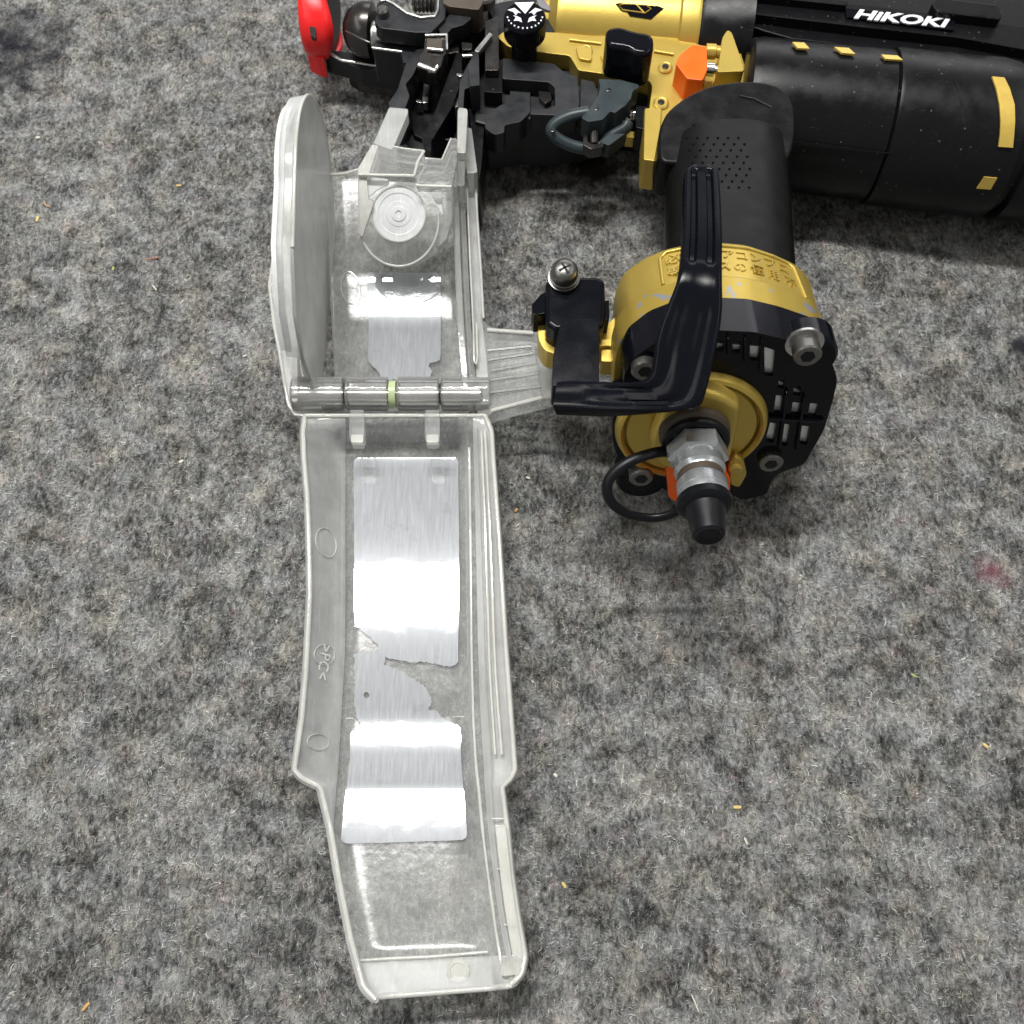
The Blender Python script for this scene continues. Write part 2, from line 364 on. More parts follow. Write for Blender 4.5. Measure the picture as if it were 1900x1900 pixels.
def cylhit(px, py, r, o=None, d=None):
    o = o or A0; d = d or ax
    rd = (RT*((px-950)/FPX) - UP*((py-950)/FPX) + FW).normalized()
    m = CAM-o; a_ = rd-d*rd.dot(d); b_ = m-d*m.dot(d)
    A, Bq, Cq = a_.dot(a_), 2*a_.dot(b_), b_.dot(b_)-r*r
    disc = Bq*Bq-4*A*Cq
    t = (-Bq-math.sqrt(max(disc, 0)))/(2*A)
    p = CAM+rd*t; nn = (p-o)-d*(p-o).dot(d)
    return p, nn.normalized()
def patch(name, rows, hit, mat, parent, thick=.5, nx=6):
    """rows of (left pixel, right pixel) laid on a surface; given real thickness"""
    bm = bmesh.new(); G = []
    for (l, r) in rows:
        row = []
        for i in range(nx+1):
            t = i/nx; p, nn = hit(l[0]*(1-t)+r[0]*t, l[1]*(1-t)+r[1]*t)
            row.append((bm.verts.new(p+nn*thick), bm.verts.new(p-nn*.6)))
        G.append(row)
    for k in (0, 1):
        for a, b in zip(G, G[1:]):
            for i in range(nx): bm.faces.new((a[i][k], a[i+1][k], b[i+1][k], b[i][k]))
    m = len(G)-1
    for i in range(nx):
        bm.faces.new((G[0][i][0], G[0][i+1][0], G[0][i+1][1], G[0][i][1])); bm.faces.new((G[m][i][0], G[m][i+1][0], G[m][i+1][1], G[m][i][1]))
    for j in range(m):
        bm.faces.new((G[j][0][0], G[j+1][0][0], G[j+1][0][1], G[j][0][1])); bm.faces.new((G[j][nx][0], G[j+1][nx][0], G[j+1][nx][1], G[j][nx][1]))
    return link(name, bm, mat, parent, smooth=50)
hb = lambda px, py: cylhit(px, py, RB+1.0)
for q in ([(1470, 79), (1492, 80), (1502, 91), (1480, 90)], [(1548, 88), (1575, 90), (1587, 101), (1562, 99)], [(1635, 102), (1665, 104), (1675, 112), (1643, 110)], [(1722, 112), (1755, 116), (1765, 123), (1733, 121)]):
    patch('gold_dash', [(q[0], q[1]), (q[3], q[2])], hb, YEL, body, .25)
patch('gold_stripe', [((1840, 143), (1863, 145)), ((1848, 165), (1873, 165)), ((1854, 195), (1882, 195)), ((1856, 225), (1883, 225)), ((1855, 250), (1881, 252)), ((1852, 272), (1879, 274))], lambda a, b: cylhit(a, b, RB+2.0), YEL, body, .4)
patch('gold_stripe', [((1826, 328), (1850, 330)), ((1812, 349), (1838, 351))], lambda a, b: cylhit(a, b, RB+1.8), YEL, body, .3)
patch('raised_seam', [((1450, 258), (1450, 260)), ((1560, 272), (1560, 274)), ((1720, 292), (1720, 294)), ((1835, 306), (1835, 308))], hb, BLACK, body, .25, 1)
patch('embossed_arc', [((1768, 150), (1776, 150)), ((1775, 165), (1783, 165)), ((1782, 190), (1788, 190)), ((1785, 230), (1790, 230))], lambda a, b: cylhit(a, b, RB+1.2), BLACK, body, .5, 2)
# ---- top deck with the maker's plate
deck = slab('top_deck', rnd([(1265, 20, 44), (1298, -4, 47), (1345, -40, 47), (1600, -60, 48), (1960, -10, 48), (1960, 150, 50), (1905, 160, 50), (1884, 143, 50), (1840, 113, 50), (1700, 101, 50), (1616, 92, 50), (1540, 80, 50), (1470, 72, 50), (1420, 58, 50), (1362, 38, 50), (1318, 34, 48), (1278, 44, 44)], 5), 50, 12, BLACK, T, 3.0, seg=3)
slab('deck_ridge', rnd([(1330, 18), (1600, 50), (1780, 70), (1900, 92), (1960, 98), (1960, 60), (1900, 50), (1780, 30), (1600, 8), (1345, -8)], 5), 54.5, 44, BLACK, deck, 1.6, seg=3)
slab('deck_rail', rnd([(1729, 8), (1735, -6), (1852, 8), (1860, 30), (1855, 36), (1740, 22)], 3), 59, 50, BLACK, deck, 1.2)
slab('deck_rail', rnd([(1360, -12), (1570, 10), (1575, 2), (1372, -20)], 3), 58, 50, BLACK, deck, 1)
plate = slab('maker_plate', rnd([(1568, 14), (1571, 31), (1770, 56), (1773, 36)], 2), 55.8, 53, GLOSSB, deck, .3)
def text(name, s, p, right, upv, size, mat, parent, ext=.25, shear=0, bold=0, sx=1, bm_only=False):
    c = bpy.data.curves.new('t', 'FONT'); c.body = s; c.size = 1; c.shear = shear; c.offset = bold; c.extrude = ext/size; c.align_x = 'CENTER'; c.align_y = 'CENTER'; c.resolution_u = 3
    o = bpy.data.objects.new('t', c); COL.objects.link(o)
    me = bpy.data.meshes.new_from_object(o.evaluated_get(bpy.context.evaluated_depsgraph_get())) if False else None
    bpy.context.view_layer.update()
    me = o.to_mesh().copy(); bpy.data.objects.remove(o); bpy.data.curves.remove(c)
    nrm = right.cross(upv).normalized(); bm = bmesh.new(); bm.from_mesh(me); bpy.data.meshes.remove(me)
    for v in bm.verts: v.co = p+right.normalized()*v.co.x*size*sx+upv.normalized()*v.co.y*size+nrm*v.co.z*size
    if bm_only: return bm
    return link(name, bm, mat, parent, wn=False)
tl, tr_ = P(1582, 27, 56), P(1757, 45, 56)
text('maker_lettering', 'HiKOKI', P(1669, 35.5, 55.9), tr_-tl, (P(1669, 20, 56)-P(1666, 50, 56)), 7.4, WHITE, plate, .35, .25, .035, 1.62)

# ---- gold housing
gh = slab('gold_housing', rnd([(922, 68), (935, 58), (1035, 60), (1100, 66), (1262, 66), (1300, 84), (1335, 84), (1344, 58), (1352, 52), (1360, 58), (1374, 95), (1386, 134), (1440, 156), (1440, 175), (1300, 240), (1222, 304), (1193, 298), (1202, 222), (1210, 160), (1205, 150), (1142, 140), (1073, 130), (1057, 103), (997, 96), (943, 86)], 5), 46, 30, GOLD, T, 1.5, seg=3)
g0 = P(1010, 52, 32); g1 = P(1275, 72, 32); gd = (g1-g0).normalized(); gl = (g1-g0).length
cx_ = P(1150, 30, 32)
gu = gd.cross(Vector((0, 0, 1))).normalized()*-1; g0 = g0+gu*3
lathe('gold_barrel', g0, gd, [(-4, 14), (2, 16), (6, 21.5), (9, 22.5), (gl-6, 23), (gl-5, 24.2), (gl+2, 24.6), (gl+3.5, 24)], GOLD, gh, 72, uv=(gu, Vector((0, 0, 1))), sq=1.0)
lathe('barrel_root', g0, gd, [(gl+2, 23), (gl+5, 25.5), (gl+26, 29)], BLACK, T, 64, uv=(gu, Vector((0, 0, 1))))
hg = lambda px, py: cylhit(px, py, 22.9, g0, gd)
em = [(1142, 7), (1152, 19), (1163, 22), (1169, 30), (1208, 36), (1232, 16), (1222, 12), (1150, 6)]
def cylpoly(name, pts, hit, mat, parent, h0=-.4, h1=.35):
    bm = bmesh.new(); t = [hit(*q) for q in pts]
    top = [bm.verts.new(p+n_*h1) for p, n_ in t]; bot = [bm.verts.new(p+n_*h0) for p, n_ in t]
    m = len(t); bm.faces.new(top); bm.faces.new(bot[::-1])
    for i in range(m): bm.faces.new((top[i], top[(i+1) % m], bot[(i+1) % m], bot[i]))
    return link(name, bm, mat, parent, wn=False)
emb = cylpoly('emblem', em, hg, GLOSSB, gh)
def cylline(name, pts, hit, r, mat, parent, lift=.4):
    q = []
    for p, n_ in [hit(*s) for s in pts]: q.append(p+n_*lift)
    return tube(name, q, r, mat, parent, 6)
cylline('emblem_line', [(1173, 9), (1158, 8.5), (1148, 11), (1155, 19), (1197, 25), (1208, 17), (1200, 12)], hg, .28, YEL, emb, .5)
cylline('emblem_line', [(1180, 9), (1195, 24)], hg, .28, YEL, emb, .5)
# raised details of the housing
def line(name, pts, r, mat, parent, n=8): return tube(name, [P(*q) for q in pts], r, mat, parent, n)
line('housing_rib', [(1057, 74, 46.5), (1115, 81, 46.5)], .7, GOLD, gh)
line('housing_rib', [(1214, 95, 46.5), (1250, 101, 46.5)], .7, GOLD, gh)
slab('housing_boss', rnd([(1068, 84), (1098, 88), (1098, 112), (1074, 108)], 5), 47.6, 45, GOLD, gh, .6)
for (a, b, r_) in ((1087, 95, 3.0), (1234, 127, 3.2), (1226, 193, 3.4)):
    c = P(a, b, 46); s_ = lathe('screw_boss', c-Vector((0, 0, .5)), Vector((0, 0, 1)), [(0, r_), (1.2, r_), (1.7, r_-.7), (1.5, r_-1.2)], GOLD, gh, 24)
    lathe('recessed_screw', c+Vector((0, 0, .95)), Vector((0, 0, 1)), [(0, 1.45), (.4, 1.45), (.5, 1.1)], STEEL, s_, 16)
slab('lever_pad', rnd([(1110, 98), (1210, 112), (1200, 130), (1160, 134), (1125, 122)], 12), 47.2, 45, GOLD, gh, .5)
slab('guard_leg', rnd([(1196, 200), (1228, 200), (1222, 300), (1194, 296)], 4), 48.2, 30, GOLD, gh, 1.2, seg=3)
slab('shoulder_fin', rnd([(1335, 110), (1340, 70), (1350, 55), (1358, 60), (1372, 100), (1382, 132), (1330, 134)], 6), 58, 40, GOLD, gh, 2.6, seg=3)
# changeover lever
lv = slab('changeover_lever', ch([(1125, 50), (1150, 46), (1176, 55), (1206, 60), (1214, 68), (1213, 92), (1200, 100), (1180, 98), (1165, 88), (1130, 84), (1123, 70)], 2), 66, 47, GLOSSB, T, 2.2, seg=3)
# orange pin cover with steel pin
slab('orange_tab', rnd([(1254, 118), (1260, 102), (1285, 82), (1312, 86), (1313, 128), (1304, 149), (1275, 146)], 4), 58, 44, ORANGE, T, 1.2)
lathe('steel_pin', P(1310, 128, 54), P(1330, 130, 54)-P(1310, 128, 54), [(0, 2.8), (3.4, 2.8), (3.5, 1.8), (5.5, 1.8)], BRIGHT, T, 20, )
lathe('gold_pin', P(1310, 95, 54), P(1340, 97, 54)-P(1310, 95, 54), [(0, 3.2), (4, 3.2), (4.3, 2.6), (9, 2.6)], GOLD, T, 20)
# ---- depth dial
dc = P(974, 28, 66)
def knurl(i, t): return 1.0 if (i % 2 or t < .8 or t > 9.2) else .965
dial = lathe('depth_dial', dc-Vector((0, 0, 11)), Vector((0, 0, 1)), [(0, 8.2), (.8, 8.9), (1, 9.0), (9.0, 9.0), (9.3, 9.0), (10.4, 8.6), (11, 7.9)], GLOSSB, T, 84, fn=knurl)
lathe('dial_stem', dc-Vector((0, 0, 25)), Vector((0, 0, 1)), [(0, 5.6), (10, 5.6), (12, 6.4), (14, 6.4)], BLACK, T, 32)
def mark(pts, parent, name='dial_mark'):
    bm = bmesh.new(); addslab(bm, [dc+Vector((a*8.0, b*8.0, .12)) for a, b in pts], Vector((0, 0, -.5)), bev=0); return link(name, bm, WHITE, parent, wn=False)
mark([(-.55, .88), (.5, .92), (.02, .08)], dial, 'dial_pointer')
for sx in (-1, 1):
    mark([(sx*.92, .35), (sx*.55, .50), (sx*.20, .12), (sx*.36, .18), (sx*.48, -.02), (sx*.62, .22)], dial)
    mark([(sx*.62, -.02), (sx*.48, -.18), (sx*.60, -.42), (sx*.36, -.40), (sx*.15, -.52), (sx*.22, -.22), (sx*.40, -.10)], dial)
for k in range(12):
    a_ = math.radians(180+10+k*160/11); mark([(math.cos(a_)*.93+.045*math.cos(q), math.sin(a_)*.93+.06*math.sin(q)) for q in np.linspace(0, 5.5, 7)], dial, 'dial_dot')
# ---- end cap frame: W runs along the grip towards the viewer
EL = math.radians(15)
W = Vector((0.0, -math.cos(EL), math.sin(EL))); Vv = Vector((0, math.sin(EL), math.cos(EL))); Uu = Vector((1, 0, 0))
EO = P(1345, 740, 62)
def Q(px, py, w_=0.0): return PN(px, py, EO+W*w_, W)
def qslab(name, pts, w1, w0, mat, parent, bev=1, holes=(), seg=2):
    bm = bmesh.new(); addslab(bm, [Q(q[0], q[1], w1) for q in pts], W*(w0-w1), [[Q(*q, w1) for q in h] for h in holes], bev, seg)
    return link(name, bm, mat, parent)
cap = qslab('end_cap', rnd([(1142, 820), (1136, 730), (1137, 670), (1148, 632), (1178, 600), (1215, 582), (1260, 567), (1300, 558), (1345, 556), (1390, 559), (1440, 570), (1490, 588), (1522, 604), (1540, 640), (1545, 700), (1520, 790), (1480, 850), (1420, 880), (1200, 870)], 14), -8, -20.5, GOLDC, T, .8, seg=3)
cap2 = qslab('end_cap_collar', rnd([(1143, 780), (1143, 635), (1150, 600), (1166, 573), (1205, 548), (1245, 532), (1290, 523), (1345, 519), (1400, 524), (1450, 540), (1495, 560), (1518, 582), (1535, 640), (1530, 780), (1420, 850), (1200, 850)], 14), -19.8, -41, GOLD, cap, 2.0, seg=4)
# frame and lettering embossed on the collar (its upper side)
colpx = lambda s, w_: None
def ctop(px):
    xs = [1143, 1166, 1205, 1245, 1290, 1345, 1400, 1450, 1495, 1518, 1535]; ys = [640, 573, 548, 532, 523, 519.5, 524.5, 540, 561, 583, 640]
    return float(np.interp(px, xs, ys))
def cpt(px, w_, lift=0):
    """point on the collar's upper side above pixel column px, w_ mm from the reference plane"""
    p = Q(px, ctop(px), -19.8); a = Q(px-6, ctop(px-6), -19.8); b = Q(px+6, ctop(px+6), -19.8)
    t = (b-a).normalized(); nn = t.cross(W).normalized()
    if nn.dot(Vv) < 0: nn = -nn
    return p+W*(w_+19.8)+nn*lift, t, nn
pts = [cpt(1232, -22, .1)[0]]+[cpt(1232, -36, .1)[0]]+[cpt(q, -38, .1)[0] for q in range(1245, 1480, 12)]+[cpt(1487, -37, .1)[0], cpt(1497, -22, .1)[0]]
tube('embossed_frame', pts, .75, GOLD, cap2, 8)
def emboss(s, w_, x0, x1, size):
    bmt = bmesh.new(); n_ = len(s)
    for i, c_ in enumerate(s):
        if c_ == ' ': continue
        p, t, nn = cpt(x0+(x1-x0)*i/(n_-1), w_, .05)
        b = text('x', c_, p, t, -W, size, GOLD, None, .45, 0, .012, 1.0, True)
        m_ = bpy.data.meshes.new('t'); b.to_mesh(m_); b.free(); bmt.from_mesh(m_); bpy.data.meshes.remove(m_)
    return link('embossed_lettering', bmt, GOLD, cap2, wn=False)
emboss('必高圧エアコンプロ', -33.2, 1255, 1464, 5.2)
emboss('専用レスの使用不', -26.8, 1255, 1472, 5.2)
# black cover with real slots
sl = [[(1446, 704), (1457, 706), (1454, 722), (1442, 720)], [(1474, 716), (1487, 718), (1485, 735), (1471, 733)], [(1327, 632), (1342, 632), (1343, 650), (1328, 652)], [(1359, 632), (1375, 634), (1373, 655), (1359, 654)], [(1392, 635), (1409, 639), (1406, 670), (1391, 668)], [(1418, 644), (1438, 650), (1434, 698), (1419, 697)],
      [(1440, 733), (1452, 735), (1448, 768), (1435, 767)], [(1471, 746), (1485, 748), (1481, 771), (1467, 770)], [(1503, 748), (1519, 750), (1513, 774), (1499, 772)],
      [(1429, 784), (1441, 786), (1435, 822), (1420, 818)], [(1453, 786), (1466, 788), (1460, 828), (1446, 825)], [(1488, 790), (1503, 791), (1497, 826), (1482, 823)]]
cover = qslab('end_cover', rnd([(1137, 768), (1157, 764), (1157, 700), (1172, 668), (1212, 638), (1260, 620), (1330, 613), (1400, 616), (1460, 630), (1520, 650), (1545, 676), (1554, 705), (1545, 745), (1528, 800), (1492, 862), (1450, 876), (1432, 890), (1423, 918), (1378, 928), (1330, 905), (1240, 912), (1150, 862), (1137, 820)], 9), 8, -8, GLOSSB, T, 2.2, holes=[rnd(s_, 2, 2) for s_ in sl], seg=3)
MESHM = plastic('silver_mesh', (.85, .85, .84), .35, metal=.6, wear=.2, bump=.9, scale=1.2)
qslab('filter_mesh', [(1320, 636), (1440, 645), (1440, 712), (1400, 690), (1322, 664)], 6.2, 4.0, MESHM, cover, 0)
qslab('filter_mesh', [(1432, 700), (1524, 745), (1508, 830), (1412, 830)], 6.2, 4.0, MESHM, cover, 0)
# raised fins between the slots
for q in ([(1349, 628), (1354, 628), (1353, 662), (1348, 660)], [(1381, 630), (1387, 631), (1385, 676), (1379, 673)], [(1412, 634), (1416, 635), (1413, 700), (1408, 694)], [(1458, 728), (1464, 728), (1450, 836), (1443, 834)], [(1490, 738), (1496, 738), (1482, 838), (1475, 838)], [(1412, 775), (1530, 782), (1529, 786), (1411, 780)]):
    qslab('cooling_fin', q, 9.6, 7, GLOSSB, cover, .5)
# socket bolts
def bolt(px, py, w_, r1=6.3, r2=4.6, dark=False):
    c = Q(px, py, w_)
    b = lathe('socket_bolt', c-W*6, W, [(0, r2), (5.4, r2), (6, r2-.5)], BOLT, cover, 32)
    if not dark: lathe('washer', c-W*7, W, [(0, r1), (.9, r1), (1.1, r1-.3)], WASH, b, 40)
    lathe('hex_socket', c-W*.2, W, [(0, 2.5), (.35, 2.5)], RUBBER, b, 6)
bolt(1499, 662, 15); bolt(1190, 889, 13); bolt(1197, 690, 11, dark=True); bolt(1431, 862, 11, dark=True)
for (px, py) in ((1496, 652), (1190, 880)):
    c = Q(px, py, 4); lathe('bolt_pocket', c-W*6, W, [(0, 10), (8.4, 10), (9.8, 9)], GLOSSB, cover, 40)
# gold swivel disc
sc_ = Q(1283, 800, 11)
sw = lathe('swivel_ring', sc_-W*12, W, [(0, 27.2), (10, 27.2), (12, 26.4), (12.6, 25.2), (11.6, 24.3), (9.5, 24.2), (9.5, 4)], GOLD, T, 96, uv=(Uu, Vv))
disc = lathe('swivel_disc', sc_-W*4, W, [(0, 23.7), (2.4, 23.7), (3.2, 23.0), (4.0, 14), (4.0, 3)], GOLD, sw, 96, uv=(Uu, Vv))
qslab('swivel_hub', ch([(1205, 830), (1228, 770), (1240, 735), (1290, 722), (1345, 738), (1375, 757), (1372, 790), (1355, 862), (1290, 880), (1225, 870)], 2, .15), 18, 10, GOLD, sw, 2.4, seg=3)
qslab('lock_tab', rnd([(1352, 862), (1366, 848), (1380, 858), (1386, 880), (1372, 905), (1356, 900)], 6), 14, 4, GOLD, sw, 1.2)
lathe('tab_pin', Q(1364, 868, 14)-W*2, W, [(0, 2.6), (3, 2.6), (3.6, 1.8)], GOLD, sw, 20)
# air plug
pc = Q(1288, 800, 18)
lathe('seal_ring', pc-W*1, W, [(0, 12.4), (3.2, 12.2), (4.2, 11), (4.2, 9)], RUST, T, 48)
pk = lambda q: [(t*.82, r_*.94) for t, r_ in q]
THREAD = [(2, 9.6), (2.6, 9.0)]+[(3.2+k*.55, 9.6 if k % 2 else 8.9) for k in range(7)]+[(7.4, 9.0)]
plug = lathe('air_plug', pc, W, pk(THREAD), BRIGHT, T, 56)
lathe('plug_hex', pc+W*7*.82, W, pk([(0, 9.2), (1.2, 10.9), (8.5, 11.2), (9.8, 9.7)]), ZINC, plug, 6)
lathe('plug_body', pc+W*16*.82, W, pk([(0, 9.0), (6, 9.2), (7, 8.5), (8, 7.9), (11.5, 7.9), (12.5, 8.9), (13, 9.0), (17, 9.0), (17.3, 8.8), (17.8, 8.8), (18.1, 9.0), (20, 9.0), (20.5, 8.8)]), ZINC, plug, 56)
lathe('grease_ring', pc+W*24.0*.82, W, pk([(0, 8.2), (1.5, 8.25), (3, 8.2)]), RUST, plug, 48)
pe = pc+W*36.5*.82
capr = lathe('dust_cap', pe, W, [(t*.80, r_*.90) for t, r_ in [(0, 9.8), (.8, 10.2), (3.4, 10.2), (4.4, 9.4), (5, 8.4), (5.4, 7.4), (8, 7.0), (15, 6.3), (18, 5.9), (18.8, 5.2), (18.4, 4.2), (17.6, 3.6)]], RUBBER, T, 56)
st = [Q(1250, 838, 24), Q(1215, 840, 26), Q(1165, 858, 30), Q(1130, 890, 34), Q(1130, 925, 38), Q(1160, 952, 40), Q(1205, 961, 40), Q(1240, 956, 40), Q(1272, 940, 40)]
tube('cap_strap', spline(st, 8), 2.0, RUBBER, capr, 12, .75)
tube('strap_collar', [pc+W*5+(Uu*math.cos(a_)+Vv*math.sin(a_))*10.2 for a_ in np.linspace(0, 2*math.pi, 40)], 1.6, RUBBER, capr, 10)
# orange swivel tag behind the plug
qslab('orange_tag', rnd([(1235, 868), (1240, 925), (1260, 935), (1340, 936), (1355, 915), (1356, 892), (1343, 872), (1300, 860)], 7), 17, 9, ORANGE, T, 1.2)

# ---- grip
def ring(bm, c, hu, hv, n=56, e=2.3, u=Uu, v=Vv):
    out = []
    for i in range(n):
        a = 2*math.pi*i/n; cu, sv = math.cos(a), math.sin(a)
        out.append(bm.verts.new(c+u*math.copysign(abs(cu)**(2/e), cu)*hu+v*math.copysign(abs(sv)**(2/e), sv)*hv))
    return out
def loft(name, secs, mat, parent, **k):
    bm = bmesh.new(); rs = [ring(bm, *s_, **k) for s_ in secs]; n = len(rs[0])
    for a, b in zip(rs, rs[1:]):
        for i in range(n): bm.faces.new((a[i], a[(i+1) % n], b[(i+1) % n], b[i]))
    bm.faces.new(rs[0][::-1]); bm.faces.new(rs[-1]); return link(name, bm, mat, parent, smooth=60)
gA = Q(1352, 560, -36); gB = Vector((P(1345, 215, 43)))
def gpt(t): return gA*(1-t)+gB*t
grip = loft('grip', [(gpt(-.05), 24.6, 20), (gpt(.1), 24.6, 20), (gpt(.35), 24.6, 20), (gpt(.55), 24.8, 20.5), (gpt(.7), 25.2, 21.5)], GRIP, T, e=2.5)
bm = bmesh.new()
coll = slab('grip_shoulder', ch([(1222, 290), (1222, 240), (1238, 205), (1275, 176), (1320, 156), (1372, 149), (1415, 150), (1450, 160), (1474, 188), (1477, 240), (1470, 280), (1455, 304), (1350, 300), (1234, 304)], 2), 65, 44, GRIP, T, 9.0, seg=5)
tube('shoulder_line', spline([P(1285, 232, 65.2), P(1320, 231, 65.2), P(1365, 238, 65.2), P(1410, 258, 65)], 6), .45, GRIP, coll, 6)
line('shoulder_line', [(1372, 178, 65.1), (1400, 184, 65.1), (1432, 200, 65)], .5, GRIP, coll)
bm = bmesh.new()
bpy.context.view_layer.update()
for j in range(9):
    for i in range(6):
        px = 1275+i*19+(j % 2)*9+j*2.5; py = 256+j*11.5
        if (px < 1300 and py > 310) or px > 1395: continue
        best = None
        for o_ in (coll, grip):
            mi = o_.matrix_world.inverted(); rd = (P(px, py, 0)-CAM).normalized()
            ok, lo_, _, _ = o_.ray_cast(mi @ (CAM*S), (mi.to_3x3() @ rd).normalized())
            if ok:
                w_ = (o_.matrix_world @ lo_)/S
                if best is None or (w_-CAM).length < (best-CAM).length: best = w_
        if best: bmesh.ops.create_icosphere(bm, subdivisions=1, radius=.6, matrix=Matrix.Translation(best))
pm = link('grip_pimples', bm, GLOSSB, coll); pm['kind'] = 'stuff'

# ---- hook
HS = [((1286, 305), (1320, 305), 107.6, 0), ((1275, 311), (1330, 311), 107.9, 0), ((1271, 322), (1335, 322), 108.2, 1), ((1270, 360), (1338, 360), 109.5, 1), ((1268, 430), (1341, 430), 112, 1), ((1265, 470), (1341, 478), 113.2, 1), ((1263, 486), (1341, 496), 113.6, .1),
      ((1260, 505), (1341, 518), 113.6, 0), ((1256, 522), (1341, 536), 113.0, 0), ((1249, 541), (1341, 560), 111.6, .2), ((1238, 568), (1339, 590), 109.6, 1), ((1226, 600), (1334, 622), 107.4, 1), ((1216, 636), (1327, 660), 104.8, 1), ((1212, 665), (1318, 696), 102.2, 1),
      ((1207, 688), (1307, 732), 99.8, 1), ((1198, 701), (1294, 754), 98, 1), ((1182, 708), (1262, 763), 96, 1), ((1150, 708), (1190, 763), 92.5, 1), ((1110, 706), (1120, 761), 88.5, .4), ((1070, 704), (1072, 758), 86, 0), ((1034, 706), (1026, 755), 84, 0)]
def hookmesh():
    bm = bmesh.new(); rows = []
    prof_ = [(0, -1.2), (.025, -.3), (.08, 0), (.17, 0), (.22, -1.7), (.32, -1.7), (.37, -.1), (.60, -.1), (.65, -1.7), (.76, -1.7), (.81, 0), (.92, 0), (.975, -.3), (1, -1.2)]
    L3 = spline([Vector((*h[0], h[2])) for h in HS], 4); R3 = spline([Vector((*h[1], h[2])) for h in HS], 4); gg = spline([Vector((h[3], 0, 0)) for h in HS], 4)
    tops = []
    for l, r_, g_ in zip(L3, R3, gg):
        a, b = P(*l), P(*r_); gk = max(0, min(1, g_.x)); tops.append((a, b, gk))
    for i_, (a, b, gk) in enumerate(tops):
        a2, b2, _ = tops[min(i_+1, len(tops)-1)]; a1, b1, _ = tops[max(i_-1, 0)]
        fwd = ((a2+b2)-(a1+b1)).normalized(); nn = (b-a).cross(fwd).normalized()
        if nn.z < 0: nn = -nn
        row = [bm.verts.new(a.lerp(b, t)+nn*(h if abs(h) < 1.5 else h*gk*(1 if i_ < 30 else .45))) for t, h in prof_]
        row += [bm.verts.new(b-nn*5.5), bm.verts.new(a-nn*5.5)]; rows.append(row)
    for a, b in zip(rows, rows[1:]):
        for k in range(len(a)): bm.faces.new((a[k], a[(k+1) % len(a)], b[(k+1) % len(a)], b[k]))
    bm.faces.new(rows[0]); bm.faces.new(rows[-1][::-1]); return link('belt_hook', bm, SATIN, T, smooth=50, wn=False)
hk = hookmesh()
leg = slab('hook_leg', rnd([(1040, 600), (1048, 592), (1104, 592), (1111, 600), (1112, 716), (1024, 716), (1026, 660)], 5), 84, 70, SATIN, hk, 1.8, seg=3)
clampb = slab('hook_clamp', rnd([(1012, 522), (1030, 512), (1110, 512), (1122, 520), (1124, 560), (1122, 600), (1108, 612), (1030, 612), (1013, 600)], 5), 74, 50, SATIN, hk, 2.0, seg=3)
slab('clamp_nub', rnd([(986, 566), (1003, 546), (1016, 540), (1018, 580), (990, 584)], 3), 70, 58, GLOSSB, hk, 1)
slab('clamp_nub', rnd([(1118, 560), (1130, 556), (1131, 590), (1119, 592)], 3), 72, 60, GLOSSB, hk, 1)
gy = slab('gold_lug', rnd([(998, 604), (1006, 592), (1035, 590), (1130, 600), (1165, 560), (1165, 660), (1130, 640), (1040, 660), (1010, 650), (999, 630)], 8), 62, 50, GOLD, T, 1.4, seg=3)
slab('gold_strut', rnd([(1116, 640), (1160, 636), (1160, 672), (1116, 670)], 3), 60, 50, GOLD, T, 1)
hc = P(1046, 516, 74.8)
hs = lathe('pan_head_screw', hc, Vector((0, -.12, 1)), [(0, 5.8), (.9, 5.8), (1.0, 5.2), (2.2, 5.3), (2.4, 4.9), (5.4, 4.9), (6.8, 4.2), (7.6, 2.8), (7.8, .8)], BOLT, T, 40)
for k in (0, 1):
    bm = bmesh.new(); c = hc+Vector((0, -.9, 7.6)); d = Vector((math.cos(.5+k*1.57), math.sin(.5+k*1.57), 0)); e = Vector((-d.y, d.x, 0))
    addslab(bm, [c+d*2.4+e*.45, c-d*2.4+e*.45, c-d*2.4-e*.45, c+d*2.4-e*.45], Vector((0, 0, .28)), bev=.05); link('cross_recess', bm, RUBBER, hs)

# ---- open magazine lid (clear trough lying towards the viewer)
def zf(py):   # height of the lid's floor along its length
    return float(np.interp(py, [770, 790, 812, 835, 860, 920, 1000, 1110, 1250, 1325, 1342, 1390, 1460, 1563, 1700, 1765, 1785, 1830, 1870],
                               [24, 21, 12, 5.3, 4.9, 4.9, 4.9, 4.9, 4.9, 4.9, 5.05, 5.75, 6.55, 8.75, 11.6, 13.1, 14.8, 20, 24]))
def zfs(py):  # the same, softened
    return sum(zf(py+d) for d in (-8, -4, 0, 4, 8))/5
KY = [771, 800, 850, 920, 1000, 1100, 1200, 1250, 1332, 1400, 1428, 1444, 1460, 1537, 1621, 1684, 1740, 1785, 1820, 1850]
OL = [566, 562, 564, 570, 573, 575, 570, 567, 560, 550, 546, 560, 594, 613, 627, 639, 651, 664, 674, 706]
IL = [641, 641, 641, 641, 641, 641, 640, 638, 633, 629, 627, 626, 624, 619, 633, 645, 657, 670, 682, 714]
IR = [852, 852, 854, 855, 856, 857, 858, 859, 861, 864, 866, 867, 869, 875, 884, 894, 903, 911, 914, 914]
E1 = [864, 864, 865, 866, 867, 868, 869, 870, 872, 876, 878, 880, 882, 889, 899, 908, 916, 924, 927, 925]
F1 = [885, 885, 887, 890, 893, 896, 899, 901, 906, 911, 913, 912, 911, 916, 925, 933, 942, 950, 952, 945]
OR = [900, 912, 915, 920, 926, 932, 938, 942, 948, 953, 955, 948, 931, 941, 949, 958, 967, 974, 968, 940]
def K(tab, py): return float(np.interp(py, KY, tab))
